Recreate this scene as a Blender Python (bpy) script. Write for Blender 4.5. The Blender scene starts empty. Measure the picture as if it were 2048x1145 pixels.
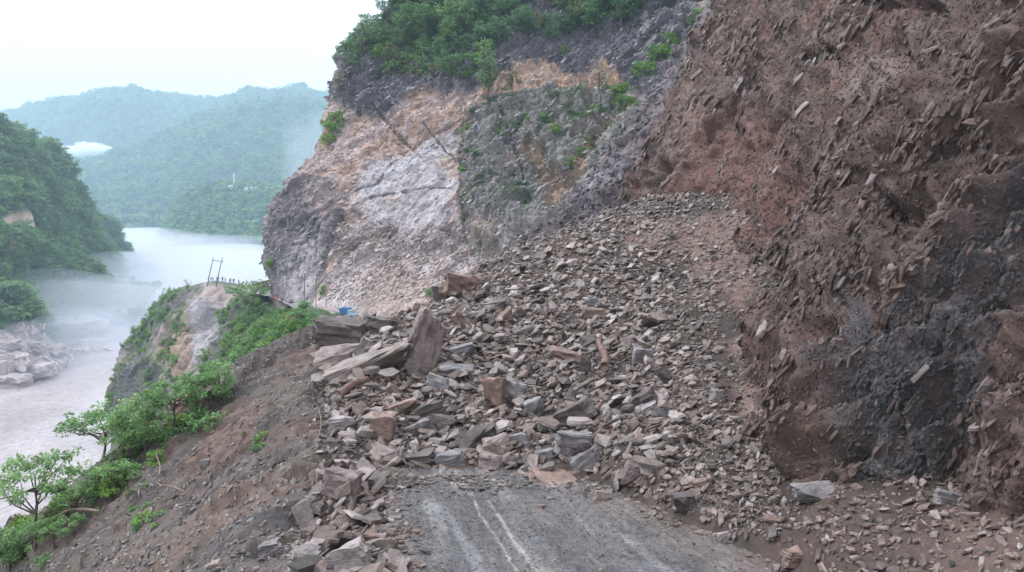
import bpy, bmesh, math, random
import numpy as np
from mathutils import Vector, Matrix, Euler
from mathutils.bvhtree import BVHTree

# ------------------------------------------------------------------ camera, sky, sun, exposure
sc = bpy.context.scene
COL = sc.collection
F = 1518.0; HZ = 400.0; RIVER = -90.0
cam_d = bpy.data.cameras.new('camera'); cam = bpy.data.objects.new('camera', cam_d); COL.objects.link(cam)
cam.location = (0, 0, 0); cam.rotation_euler = (math.radians(90), 0, 0)
cam_d.sensor_width = 36; cam_d.lens = 36 * F / 2048; cam_d.shift_y = -(572.5 - HZ) / 2048
cam_d.clip_start = 0.1; cam_d.clip_end = 30000
sc.camera = cam

SUN_EL, SUN_AZ = math.radians(50), math.radians(-78)      # azimuth measured from +Y towards +X
w = bpy.data.worlds.new('World'); sc.world = w; w.use_nodes = True
nt = w.node_tree; nt.nodes.clear()
out = nt.nodes.new('ShaderNodeOutputWorld'); bg = nt.nodes.new('ShaderNodeBackground'); bg.inputs[1].default_value = 0.085
sky = nt.nodes.new('ShaderNodeTexSky'); sky.sky_type = 'NISHITA'; sky.sun_disc = False
sky.sun_elevation = SUN_EL; sky.sun_rotation = SUN_AZ; sky.air_density = 1.0; sky.dust_density = 3.0
mx = nt.nodes.new('ShaderNodeMix'); mx.data_type = 'RGBA'; mx.inputs[0].default_value = 0.86
mx.inputs[7].default_value = (10.3, 10.8, 11.5, 1)         # the even overcast layer in front of the blue sky
tcw = nt.nodes.new('ShaderNodeTexCoord'); sx = nt.nodes.new('ShaderNodeSeparateXYZ'); mr = nt.nodes.new('ShaderNodeMapRange'); mr.inputs[1].default_value = 0; mr.inputs[2].default_value = 1; mr.inputs[3].default_value = .66; mr.inputs[4].default_value = 1.42
oc = nt.nodes.new('ShaderNodeVectorMath'); oc.operation = 'SCALE'; oc.inputs[0].default_value = (11.0, 10.9, 11.5)
nt.links.new(tcw.outputs['Generated'], sx.inputs[0]); nt.links.new(sx.outputs[2], mr.inputs[0]); nt.links.new(mr.outputs[0], oc.inputs['Scale']); nt.links.new(oc.outputs[0], mx.inputs[7])
nt.links.new(sky.outputs[0], mx.inputs[6]); nt.links.new(mx.outputs[2], bg.inputs[0]); nt.links.new(bg.outputs[0], out.inputs[0])
sd = bpy.data.lights.new('sun', 'SUN'); sd.energy = 1.5; sd.angle = math.radians(10); sd.color = (1, .98, .95)
sun = bpy.data.objects.new('sun', sd); COL.objects.link(sun)
sdir = Vector((math.sin(SUN_AZ) * math.cos(SUN_EL), math.cos(SUN_AZ) * math.cos(SUN_EL), math.sin(SUN_EL)))
sun.rotation_euler = sdir.to_track_quat('Z', 'Y').to_euler()
sc.view_settings.view_transform = 'Standard'; sc.view_settings.look = 'None'
sc.view_settings.exposure = 0.98; sc.view_settings.gamma = 1.0; sc.view_settings.use_curve_mapping = False
sc.cycles.use_denoising = True; sc.cycles.volume_bounces = 4; sc.cycles.use_adaptive_sampling = False; sc.cycles.max_bounces = 6
sc.cycles.diffuse_bounces = 1; sc.cycles.glossy_bounces = 2; sc.cycles.transmission_bounces = 2; sc.cycles.transparent_max_bounces = 12
sc.cycles.sample_clamp_indirect = 4.0

# ------------------------------------------------------------------ numeric helpers
def P(px, py, Y): return ((px - 1024) / F * Y, Y, (HZ - py) / F * Y)
def hsh(i, j, k, s=0):
    with np.errstate(over='ignore'):
        h = (i.astype(np.int64) * 374761393 + j.astype(np.int64) * 668265263 + k.astype(np.int64) * 2147483647 + s * 1274126177) & 0xFFFFFFFF
        h = ((h ^ (h >> 13)) * 1274126177) & 0xFFFFFFFF
        h = ((h ^ (h >> 16)) * 2246822519) & 0xFFFFFFFF
        h = h ^ (h >> 15)
    return (h & 0xFFFFFF) / float(0xFFFFFF)
def vnoise(p, s=0):
    i = np.floor(p).astype(np.int64); f = p - i; f = f * f * f * (f * (f * 6 - 15) + 10)
    r = 0
    for a in (0, 1):
        wa = f[:, 0] if a else 1 - f[:, 0]
        for b in (0, 1):
            wb = f[:, 1] if b else 1 - f[:, 1]
            for c in (0, 1):
                wc = f[:, 2] if c else 1 - f[:, 2]
                r = r + wa * wb * wc * hsh(i[:, 0] + a, i[:, 1] + b, i[:, 2] + c, s)
    return r * 2 - 1
def fbm(p, sc_, oct=4, s=0, gain=.5):
    p = np.asarray(p, float) * sc_; a = 1.0; r = np.zeros(len(p)); t = 0
    for o in range(oct):
        r += a * vnoise(p + 17.3 * o, s + o); t += a; a *= gain; p = p * 2.03
    return r / t * 1.6
def ridged(p, sc_, oct=4, s=0):
    p = np.asarray(p, float) * sc_; a = 1.0; r = np.zeros(len(p)); t = 0
    for o in range(oct):
        r += a * (1 - np.abs(vnoise(p + 7.1 * o, s + o)) * 2); t += a; a *= .5; p = p * 2.1
    return r / t
def facet(p, s=0, tilt=.8, k=16.0):
    """angular blocks: every Voronoi cell gets its own offset and tilt; borders are slightly eased"""
    i = np.floor(p).astype(np.int64); D = []; Vv = []
    for a in (-1, 0, 1):
        for b in (-1, 0, 1):
            for c in (-1, 0, 1):
                ci, cj, ck = i[:, 0] + a, i[:, 1] + b, i[:, 2] + c
                dx = p[:, 0] - (ci + hsh(ci, cj, ck, s + 1)); dy = p[:, 1] - (cj + hsh(ci, cj, ck, s + 2)); dz = p[:, 2] - (ck + hsh(ci, cj, ck, s + 3))
                D.append(np.sqrt(dx * dx + dy * dy + dz * dz).astype(np.float32))
                Vv.append((hsh(ci, cj, ck, s + 4) - .5 + tilt * 2 * (dx * (hsh(ci, cj, ck, s + 5) - .5) + dy * (hsh(ci, cj, ck, s + 6) - .5) + dz * (hsh(ci, cj, ck, s + 7) - .5))).astype(np.float32))
    D = np.stack(D); m = D.min(0); wt = np.exp(-k * (D - m)); v = (np.stack(Vv) * wt).sum(0) / wt.sum(0)
    return v.astype(float), m
def sstep(a, b, x): t = np.clip((x - a) / (b - a), 0, 1); return t * t * (3 - 2 * t)
def lerp(a, b, t): return a + (b - a) * t
def cmix(c, col, m): return c * (1 - m[:, None]) + np.array(col)[None, :] * m[:, None]
def polymask(px, py, poly, soft, nz=None):
    poly = np.array(poly, float); n = len(poly); d = np.full(len(px), 1e9); inside = np.zeros(len(px), bool)
    for k in range(n):
        a = poly[k]; b = poly[(k + 1) % n]; e = b - a
        t = np.clip(((px - a[0]) * e[0] + (py - a[1]) * e[1]) / (e @ e), 0, 1)
        d = np.minimum(d, np.hypot(px - a[0] - t * e[0], py - a[1] - t * e[1]))
        c = ((a[1] > py) != (b[1] > py)); xx = a[0] + (py - a[1]) * e[0] / (e[1] if e[1] else 1e-9)
        inside ^= c & (px < xx)
    sd_ = np.where(inside, d, -d)
    if nz is not None: sd_ = sd_ + nz
    return sstep(-soft, soft, sd_)
def linemask(px, py, pts, width, nz=None):
    d = np.full(len(px), 1e9)
    for a, b in zip(pts[:-1], pts[1:]):
        a = np.array(a, float); b = np.array(b, float); e = b - a
        t = np.clip(((px - a[0]) * e[0] + (py - a[1]) * e[1]) / (e @ e), 0, 1)
        d = np.minimum(d, np.hypot(px - a[0] - t * e[0], py - a[1] - t * e[1]))
    if nz is not None: d = d + nz
    return 1 - sstep(width * .4, width, d)
def cr1(T, n):
    """Catmull-Rom resampling of the table T (k, ...) to n samples"""
    k = len(T); t = np.linspace(0, k - 1, n); i = np.minimum(t.astype(int), k - 2); f = (t - i).reshape((-1,) + (1,) * (T.ndim - 1))
    g = lambda j: T[np.clip(j, 0, k - 1)]
    p0 = np.where((i > 0).reshape(f.shape), g(i - 1), 2 * g(i) - g(i + 1)); p3 = np.where((i < k - 2).reshape(f.shape), g(i + 2), 2 * g(i + 1) - g(i)); p1, p2 = g(i), g(i + 1)
    return .5 * (2 * p1 + (p2 - p0) * f + (2 * p0 - 5 * p1 + 4 * p2 - p3) * f ** 2 + (3 * p1 - p0 - 3 * p2 + p3) * f ** 3)

# ------------------------------------------------------------------ object helpers
def finish(o, parent=None, kind=None, label=None, cat=None, group=None):
    COL.objects.link(o)
    if parent is not None: o.parent = parent
    if kind: o['kind'] = kind
    if label: o['label'] = label
    if cat: o['category'] = cat
    if group: o['group'] = group
    return o
def mesh_np(name, V, Fq, mat, col=None, smooth=False, attrs=None):
    """V (n,3), Fq (m,3|4) int"""
    me = bpy.data.meshes.new(name); V = np.asarray(V, np.float32); Fq = np.asarray(Fq, np.int32); k = Fq.shape[1]
    me.vertices.add(len(V)); me.vertices.foreach_set('co', V.ravel())
    me.loops.add(Fq.size); me.loops.foreach_set('vertex_index', Fq.ravel())
    me.polygons.add(len(Fq)); me.polygons.foreach_set('loop_start', np.arange(len(Fq), dtype=np.int32) * k)
    me.polygons.foreach_set('use_smooth', np.full(len(Fq), smooth, bool))
    if col is not None:
        a = me.color_attributes.new('Col', 'FLOAT_COLOR', 'POINT'); c = np.ones((len(V), 4), np.float32); c[:, :3] = np.clip(col, 0, 1); a.data.foreach_set('color', c.ravel())
    for n_, v in (attrs or {}).items():
        a = me.attributes.new(n_, 'FLOAT', 'POINT'); a.data.foreach_set('value', np.asarray(v, np.float32))
    me.update(calc_edges=True); me.validate()
    if mat: me.materials.append(mat)
    return me
def gridfaces(nr, nc, flip=False):
    r, c = np.meshgrid(np.arange(nr - 1), np.arange(nc - 1), indexing='ij'); a = (r * nc + c).ravel()
    q = np.stack([a, a + 1, a + nc + 1, a + nc], 1)
    return q[:, ::-1] if flip else q
def gnormals(G):
    du = np.gradient(G, axis=1); dv = np.gradient(G, axis=0); n = np.cross(du, dv); n /= np.linalg.norm(n, axis=2, keepdims=True) + 1e-9
    f = np.sum(n * -G, axis=2) < 0                       # towards the open side (the camera's side of the slope)
    if f.mean() > .5: n = -n
    return n
def patch_grid(T, nr, nc):
    """T rows of (px,py,Y) -> world grid and its px,py"""
    T = np.array(T, float); T[..., 2] = 1 / T[..., 2]
    G = cr1(T, nr); G = np.swapaxes(cr1(np.swapaxes(G, 0, 1), nc), 0, 1)
    Y = 1 / G[..., 2]; X = (G[..., 0] - 1024) / F * Y; Z = (HZ - G[..., 1]) / F * Y
    return np.stack([X, Y, Z], 2), G[..., 0], G[..., 1]
def shp(x, G): return x.reshape(G.shape[0], G.shape[1])
def bvh_of(V, Fq): return BVHTree.FromPolygons([tuple(v) for v in np.asarray(V).tolist()], [tuple(f) for f in np.asarray(Fq).tolist()])
def coarse_bvh(G, st):
    g = G[::st, ::st]; return bvh_of(g.reshape(-1, 3), gridfaces(g.shape[0], g.shape[1]))
def cast(b, px, py):
    d = Vector(P(px, py, 1.0)).normalized(); h = b.ray_cast(Vector((0, 0, 0)), d, 20000)
    return h[0], h[1]

# ------------------------------------------------------------------ materials
def newmat(name):
    m = bpy.data.materials.new(name); m.use_nodes = True; n = m.node_tree; n.nodes.clear()
    o = n.nodes.new('ShaderNodeOutputMaterial'); b = n.nodes.new('ShaderNodeBsdfPrincipled'); n.links.new(b.outputs[0], o.inputs[0])
    return m, n, b, o
def N(n, t, **kw):
    x = n.nodes.new(t)
    for k, v in kw.items(): setattr(x, k, v)
    return x
def noise_node(n, vec, scale, detail=5, rough=.6, vscale=None, rot=None):
    if vscale or rot:
        mp = N(n, 'ShaderNodeMapping'); mp.inputs['Scale'].default_value = vscale or (1, 1, 1)
        if rot: mp.inputs['Rotation'].default_value = rot
        n.links.new(vec, mp.inputs[0]); vec = mp.outputs[0]
    t = N(n, 'ShaderNodeTexNoise'); t.inputs['Scale'].default_value = scale; t.inputs['Detail'].default_value = detail; t.inputs['Roughness'].default_value = rough
    n.links.new(vec, t.inputs[0]); return t.outputs[0]
def math_node(n, op, a, b=None, clamp=False):
    m = N(n, 'ShaderNodeMath', operation=op); m.use_clamp = clamp
    for i, v in enumerate((a, b)):
        if v is None: continue
        if isinstance(v, (int, float)): m.inputs[i].default_value = v
        else: n.links.new(v, m.inputs[i])
    return m.outputs[0]
def maprange(n, v, a, b, c, d):
    m = N(n, 'ShaderNodeMapRange'); m.inputs[1].default_value = a; m.inputs[2].default_value = b; m.inputs[3].default_value = c; m.inputs[4].default_value = d
    n.links.new(v, m.inputs[0]); return m.outputs[0]
def mulcol(n, c, f):
    v = N(n, 'ShaderNodeVectorMath', operation='SCALE'); n.links.new(c, v.inputs[0])
    if isinstance(f, (int, float)): v.inputs['Scale'].default_value = f
    else: n.links.new(f, v.inputs['Scale'])
    return v.outputs[0]
def ground_mat(name, s1, s2, bump=.5, dist=.05, rough=.85, var=(.6, 1.35), vs=None, rot=None, spec=.3):
    m, n, b, o = newmat(name)
    tc = N(n, 'ShaderNodeTexCoord').outputs['Object']
    at = N(n, 'ShaderNodeAttribute', attribute_name='Col').outputs[0]
    a = noise_node(n, tc, s1, 8, .68, vs, rot); c = noise_node(n, tc, s2, 6, .7, vs, rot)
    f = math_node(n, 'MULTIPLY', maprange(n, a, .3, .7, var[0], var[1]), maprange(n, c, .3, .7, .72, 1.25))
    n.links.new(mulcol(n, at, f), b.inputs['Base Color'])
    h = math_node(n, 'ADD', a, math_node(n, 'MULTIPLY', c, .45))
    bp = N(n, 'ShaderNodeBump'); bp.inputs['Strength'].default_value = bump; bp.inputs['Distance'].default_value = dist
    n.links.new(h, bp.inputs['Height']); n.links.new(bp.outputs[0], b.inputs['Normal'])
    b.inputs['Roughness'].default_value = rough; b.inputs['Specular IOR Level'].default_value = spec
    return m
def stone_mat(name, cols, rough=.48, lam=14, bump=.6, vlo=.5, vhi=1.6, spec=.5):
    m, n, b, o = newmat(name)
    oi = N(n, 'ShaderNodeObjectInfo'); rnd = oi.outputs['Random']
    tc = N(n, 'ShaderNodeTexCoord').outputs['Object']
    off = N(n, 'ShaderNodeVectorMath', operation='ADD'); n.links.new(tc, off.inputs[0])
    cx = N(n, 'ShaderNodeCombineXYZ'); n.links.new(math_node(n, 'MULTIPLY', rnd, 57.0), cx.inputs[0]); n.links.new(math_node(n, 'MULTIPLY', rnd, 131.0), cx.inputs[2]); n.links.new(cx.outputs[0], off.inputs[1]); v = off.outputs[0]
    r = N(n, 'ShaderNodeValToRGB'); r.color_ramp.interpolation = 'LINEAR'
    while len(r.color_ramp.elements) < len(cols): r.color_ramp.elements.new(.5)
    for i, c in enumerate(cols): e = r.color_ramp.elements[i]; e.position = i / (len(cols) - 1); e.color = (*c, 1)
    n.links.new(rnd, r.inputs[0])
    a = noise_node(n, v, 2.2, 7, .7); l = noise_node(n, v, 3.0, 4, .6, (1, 1, lam))
    f = math_node(n, 'MULTIPLY', maprange(n, a, .3, .7, vlo, vhi), maprange(n, l, .3, .7, .82, 1.14))
    n.links.new(mulcol(n, r.outputs[0], f), b.inputs['Base Color'])
    h = math_node(n, 'ADD', l, math_node(n, 'MULTIPLY', noise_node(n, v, 5, 8, .75), .9))
    bp = N(n, 'ShaderNodeBump'); bp.inputs['Strength'].default_value = bump; bp.inputs['Distance'].default_value = .12
    n.links.new(h, bp.inputs['Height']); n.links.new(bp.outputs[0], b.inputs['Normal'])
    b.inputs['Roughness'].default_value = rough; b.inputs['Specular IOR Level'].default_value = spec
    return m
def leaf_mat(name, c1, c2, c3=None, trans=.35):
    m, n, b, o = newmat(name)
    rnd = N(n, 'ShaderNodeObjectInfo').outputs['Random']; at = N(n, 'ShaderNodeAttribute', attribute_name='v').outputs['Fac']
    x = N(n, 'ShaderNodeMix', data_type='RGBA'); x.inputs[6].default_value = (*c1, 1); x.inputs[7].default_value = (*c2, 1)
    n.links.new(math_node(n, 'ADD', math_node(n, 'MULTIPLY', rnd, .55), math_node(n, 'MULTIPLY', at, .5), True), x.inputs[0])
    f = maprange(n, at, 0, 1, .7, 1.3); c = mulcol(n, x.outputs[2], f); n.links.new(c, b.inputs['Base Color'])
    b.inputs['Roughness'].default_value = .55; b.inputs['Specular IOR Level'].default_value = .25
    t = N(n, 'ShaderNodeBsdfTranslucent'); n.links.new(c, t.inputs[0]); ms = N(n, 'ShaderNodeMixShader'); ms.inputs[0].default_value = trans
    n.links.new(b.outputs[0], ms.inputs[1]); n.links.new(t.outputs[0], ms.inputs[2]); n.links.new(ms.outputs[0], o.inputs[0])
    return m
def flat_mat(name, c, rough=.6, metal=0.0, nz=.15, sc_=8):
    m, n, b, o = newmat(name); tc = N(n, 'ShaderNodeTexCoord').outputs['Object']
    rgb = N(n, 'ShaderNodeRGB'); rgb.outputs[0].default_value = (*c, 1)
    n.links.new(mulcol(n, rgb.outputs[0], maprange(n, noise_node(n, tc, sc_), .3, .7, 1 - nz * 2, 1 + nz * 1.5)), b.inputs['Base Color'])
    b.inputs['Roughness'].default_value = rough; b.inputs['Metallic'].default_value = metal
    return m
SCHIST = [(.04, .034, .031), (.13, .105, .095), (.20, .152, .13), (.085, .072, .068), (.25, .215, .205), (.165, .118, .098), (.34, .305, .30), (.15, .118, .104), (.06, .049, .047), (.21, .168, .148)]
M_debris = stone_mat('schist_slab', SCHIST)
M_chip = stone_mat('shale_chip', [(.09, .066, .058), (.17, .122, .104), (.13, .096, .084), (.25, .195, .175), (.065, .05, .046), (.19, .135, .116)], bump=.35)
M_greychip = stone_mat('grey_chip', [(.07, .064, .063), (.14, .125, .12), (.10, .09, .087), (.21, .19, .183), (.13, .105, .095)], bump=.35)
M_wallshard = stone_mat('cut_shard', [(.115, .08, .07), (.15, .105, .092), (.085, .063, .057), (.18, .135, .12), (.13, .088, .075), (.15, .108, .095), (.30, .26, .25)], lam=18, bump=.7)
M_darkshard = stone_mat('dark_shard', [(.05, .052, .062), (.075, .077, .09), (.095, .085, .085), (.06, .062, .07), (.13, .125, .13)], lam=18, bump=.7)
def tone(name, c, k=.15, **kw): return stone_mat(name, [tuple(x * (1 - k) for x in c), tuple(x * (1 + k) for x in c)], **kw)
ROCKM = dict(brown=tone('brown_rock', (.20, .142, .12)), grey=tone('grey_rock', (.18, .17, .178)), dark=tone('dark_rock', (.085, .072, .07)), pale=tone('pale_rock', (.26, .235, .235)),
             rust=tone('rust_rock', (.20, .132, .108)), tan=tone('tan_rock', (.22, .185, .17)), blue=tone('blue_grey_rock', (.19, .187, .2)), mauve=tone('mauve_rock', (.215, .175, .168)), bank=tone('river_rock', (.36, .31, .31)))
M_wall = ground_mat('earth_and_shale', 2.2, 13, 1.0, .11, .9, (.55, 1.35))
M_soil = ground_mat('slope_soil', 2.2, 14, .8, .05, .9, (.65, 1.35))
M_cliff = ground_mat('cliff_rock', .22, 1.7, 1.0, .7, .85, (.55, 1.35))
M_gully = ground_mat('gully_rock', .5, 3.0, .9, .5, .85, (.55, 1.45), (1, 1, .35), (0, .7, 0))
M_far = ground_mat('wooded_hill', .006, .05, .6, 8, .95, (.7, 1.3))
M_bank = ground_mat('bank_hill', .03, .3, .8, 2, .95, (.7, 1.3))
M_road = ground_mat('muddy_asphalt', 3, 26, .8, .02, .34, (.65, 1.3), spec=.5)
L_dark = leaf_mat('leaf_dark', (.065, .15, .08), (.14, .27, .13)); L_mid = leaf_mat('leaf_mid', (.075, .18, .08), (.18, .32, .12))
L_bright = leaf_mat('leaf_bright', (.09, .21, .04), (.2, .36, .07)); L_olive = leaf_mat('leaf_olive', (.12, .16, .06), (.2, .24, .1)); L_fresh = leaf_mat('leaf_fresh', (.11, .24, .085), (.24, .40, .17))
L_fdark = leaf_mat('leaf_far_dark', (.02, .05, .025), (.04, .09, .04), trans=.1)
M_bark = flat_mat('bark', (.09, .07, .058), .9); M_deadwood = flat_mat('dead_wood', (.19, .145, .12), .8); M_redwood = flat_mat('stripped_wood', (.15, .095, .078), .8, 0, .3, 5)

# ------------------------------------------------------------------ stone meshes
def slab_mesh(name, rs, mat, flat=.35, nside=7, layers=3):
    """a broken slab: irregular outline, laminated edge"""
    ang = np.sort((np.arange(nside) + rs.uniform(-.38, .38, nside)) / nside * 2 * math.pi); rad = rs.uniform(.33, .56, nside); el = rs.uniform(.55, 1)
    base = np.stack([np.cos(ang) * rad, np.sin(ang) * rad * el], 1)
    V = []; zs = np.sort(np.concatenate([[-.5, .5], rs.uniform(-.4, .4, layers - 1)])) * flat; tl = rs.uniform(-.25, .25, 2)
    cur = base * rs.uniform(.75, .95)
    for i, z in enumerate(zs):
        s = rs.uniform(.86, 1.06, nside)[:, None]; q = base * s * (1 - .35 * (abs(z / flat) * 2) ** 2 * rs.uniform(.2, 1)) + rs.uniform(-.03, .03, 2)
        V += [(x, y, z + (x * tl[0] + y * tl[1]) * (1 if i in (0, len(zs) - 1) else .4) * flat * 1.5 + rs.uniform(-.03, .03) * flat) for x, y in q]
    Fs = []; L = len(zs)
    for i in range(L - 1):
        for k in range(nside):
            a = i * nside + k; b_ = i * nside + (k + 1) % nside; Fs += [(a, b_, b_ + nside), (a, b_ + nside, a + nside)]
    for base_i, fl in ((0, True), ((L - 1) * nside, False)):
        for k in range(1, nside - 1):
            t = (base_i, base_i + k, base_i + k + 1); Fs.append(t[::-1] if fl else t)
    return mesh_np(name, V, Fs, mat)
def hull_bm(rs, npts, box=(1, 1, 1), power=.5):
    bm = bmesh.new(); pts = rs.uniform(-1, 1, (npts, 3)); pts = np.sign(pts) * np.abs(pts) ** power * .5 * np.array(box)
    for p in pts: bm.verts.new(p)
    r = bmesh.ops.convex_hull(bm, input=bm.verts[:]); 
    bmesh.ops.delete(bm, geom=list({g for g in r['geom_interior'] + r['geom_unused'] if isinstance(g, bmesh.types.BMVert)}), context='VERTS')
    return bm
def block_mesh(name, rs, mat, npts=12, box=(1, .8, .6)):
    bm = hull_bm(rs, npts, box); me = bpy.data.meshes.new(name); bm.to_mesh(me); bm.free(); me.materials.append(mat); return me
def fine_rock(name, seed, dims, mat, strata=8, npts=16, rough=.09, cuts=4, pw=.24):
    rs = np.random.RandomState(seed); bm = hull_bm(rs, npts, (1, 1, 1), pw)
    bmesh.ops.triangulate(bm, faces=bm.faces[:])
    bmesh.ops.subdivide_edges(bm, edges=bm.edges[:], cuts=cuts, use_grid_fill=True); bmesh.ops.triangulate(bm, faces=bm.faces[:])
    V = np.array([v.co[:] for v in bm.verts]); 
    lay = V[:, 2] * strata + fbm(V, 1.5, 2, seed) * 1.2; li = np.floor(lay); h = hsh(li, li * 0, li * 0, seed) 
    V[:, :2] *= (1 + (h - .5) * .26)[:, None]
    f, e = facet(V * np.array([2.6, 2.6, 4]) + seed, seed); V *= (1 + f * rough * 3.4)[:, None]; V *= (1 + fbm(V, 7, 2, seed + 5) * rough * .8)[:, None]
    V *= np.array(dims)
    for v, c in zip(bm.verts, V): v.co = c
    me = bpy.data.meshes.new(name); bm.to_mesh(me); bm.free(); me.materials.append(mat); return me

# ------------------------------------------------------------------ instancing of "stuff"
def make_sources(meshes, tag_):
    c = bpy.data.collections.new('src_' + tag_)
    for i, me in enumerate(meshes): c.objects.link(bpy.data.objects.new('src_%s_%02d' % (tag_, i), me))
    return c
def scatter(name, Pt, Rt, Sc, idx, coll, parent=None, label=None, cat=None):
    me = bpy.data.meshes.new(name); n_ = len(Pt); me.vertices.add(n_); me.vertices.foreach_set('co', np.asarray(Pt, np.float32).ravel())
    a = me.attributes.new('rot', 'FLOAT_VECTOR', 'POINT'); a.data.foreach_set('vector', np.asarray(Rt, np.float32).ravel())
    a = me.attributes.new('scl', 'FLOAT_VECTOR', 'POINT'); a.data.foreach_set('vector', np.asarray(Sc, np.float32).ravel())
    a = me.attributes.new('idx', 'INT', 'POINT'); a.data.foreach_set('value', np.asarray(idx, np.int32))
    g = bpy.data.node_groups.new(name, 'GeometryNodeTree'); g.interface.new_socket('Geometry', in_out='INPUT', socket_type='NodeSocketGeometry'); g.interface.new_socket('Geometry', in_out='OUTPUT', socket_type='NodeSocketGeometry')
    gi = g.nodes.new('NodeGroupInput'); go = g.nodes.new('NodeGroupOutput'); ip = g.nodes.new('GeometryNodeInstanceOnPoints'); ci = g.nodes.new('GeometryNodeCollectionInfo')
    ci.inputs[0].default_value = coll; ci.inputs['Separate Children'].default_value = True; ci.inputs['Reset Children'].default_value = True
    def na(nm, t):
        x = g.nodes.new('GeometryNodeInputNamedAttribute'); x.data_type = t; x.inputs[0].default_value = nm; return x.outputs[0]
    L = g.links.new; L(gi.outputs[0], ip.inputs['Points']); L(ci.outputs[0], ip.inputs['Instance']); ip.inputs['Pick Instance'].default_value = True
    L(na('idx', 'INT'), ip.inputs['Instance Index']); L(na('rot', 'FLOAT_VECTOR'), ip.inputs['Rotation']); L(na('scl', 'FLOAT_VECTOR'), ip.inputs['Scale']); L(ip.outputs[0], go.inputs[0])
    o = bpy.data.objects.new(name, me); md = o.modifiers.new('scatter', 'NODES'); md.node_group = g
    return finish(o, parent, 'stuff', label, cat)
def euler_from(Rm):
    """(n,3,3) -> XYZ Euler"""
    sy = -Rm[:, 2, 0]; y = np.arcsin(np.clip(sy, -1, 1)); x = np.arctan2(Rm[:, 2, 1], Rm[:, 2, 2]); z = np.arctan2(Rm[:, 1, 0], Rm[:, 0, 0]); return np.stack([x, y, z], 1)
def axis_rot(ax, an):
    ax = ax / (np.linalg.norm(ax, axis=1, keepdims=True) + 1e-9); c = np.cos(an); s = np.sin(an); t = 1 - c; x, y, z = ax.T
    return np.stack([np.stack([t*x*x+c, t*x*y-s*z, t*x*z+s*y], 1), np.stack([t*x*y+s*z, t*y*y+c, t*y*z-s*x], 1), np.stack([t*x*z-s*y, t*y*z+s*x, t*z*z+c], 1)], 1)
def lie_on(nrm, rs, tilt, yaw=None, bias=None):
    """rotations that lay local z along the normal, with random yaw and tilt"""
    n_ = len(nrm); z = nrm / np.linalg.norm(nrm, axis=1, keepdims=True)
    h = np.tile([1., .2, 0], (n_, 1)); x = h - z * np.sum(h * z, 1, keepdims=True); x /= np.linalg.norm(x, axis=1, keepdims=True); y = np.cross(z, x)
    B = np.stack([x, y, z], 2); yw = rs.uniform(0, 2 * math.pi, n_) if yaw is None else yaw
    R = B @ axis_rot(np.tile([0, 0, 1.], (n_, 1)), yw)
    ax = rs.normal(0, 1, (n_, 3)); ax[:, 2] *= .3; R = axis_rot(ax, np.abs(rs.normal(0, tilt, n_))) @ R
    if bias is not None: R = axis_rot(np.tile(bias[0], (n_, 1)), rs.normal(bias[1], bias[2], n_)) @ R
    return R
def sample_grid(G, Nn, n_, rs, wfun=None):
    a = np.linalg.norm(np.cross(np.diff(G, axis=1)[:-1], np.diff(G, axis=0)[:, :-1]), axis=2)
    if wfun is not None: a = a * wfun[:-1, :-1]
    p = (a / a.sum()).ravel(); k = rs.choice(len(p), n_, p=p); r, c = np.divmod(k, a.shape[1]); u = rs.rand(n_)[:, None]; v = rs.rand(n_)[:, None]
    g = lambda A: (A[r, c] * (1 - u) + A[r, c + 1] * u) * (1 - v) + (A[r + 1, c] * (1 - u) + A[r + 1, c + 1] * u) * v
    return g(G), g(Nn), (r, c)
def topix(p): return 1024 + p[:, 0] / p[:, 1] * F, HZ - p[:, 2] / p[:, 1] * F

# ================================================================== THE NEAR GROUND: road, slope under it, debris cone
def zroad(Y): return -5 - .128 * Y
def onroad(px, py): Y = 7590 / (py - 594); return P(px, py, Y)
C_ = [P(*t) for t in [
 (655,655,42),(700,760,31),(690,850,26),(765,850,25),(760,760,29),(760,700,33),(760,650,40),(900,850,25.5),(900,760,30),(900,680,36),(900,610,44),
 (1000,860,25),(1000,750,30.5),(1000,640,38),(1010,512,50),(1130,900,22.5),(1130,780,28),(1130,650,36),(1130,545,44),(1130,462,53),
 (1280,950,19.5),(1280,800,25.5),(1280,680,33),(1280,560,42),(1280,408,56),(1400,1000,17),(1400,850,21.5),(1400,700,29),(1400,600,35),(1420,500,45),
 (1500,1050,15.2),(1500,900,19),(1500,760,24),(1500,620,33),(1500,500,43),(1600,1090,13.5),(1650,1010,15),(1800,1100,12.5),(1800,1030,13.5),(2048,1100,11.3),(2048,1040,12),(1560,800,22.5),(1620,900,19),
 (700,1000,18.5),(640,1130,14),(650,900,23),(560,1145,14.5),(500,1000,20),(400,1145,16.5),(300,1145,19),(150,1145,24),(0,1145,31),
 (0,1095,34),(100,1050,36),(180,990,38),(260,930,40),(330,880,42),(420,810,43),(500,755,43.5),(580,700,43.5),(640,665,43),
 (400,1000,23),(500,880,28),(600,800,29),(300,1020,27),(400,900,31),(520,800,34),(600,720,37)]]
C_ += [onroad(*t) for t in [(770,935),(860,935),(950,940),(1050,960),(1190,1000),(1300,1040),(1400,1085),(1490,1140),(800,1145),(790,1050),(775,980),(900,1050),(1100,1100),(1000,1000)]]
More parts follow.
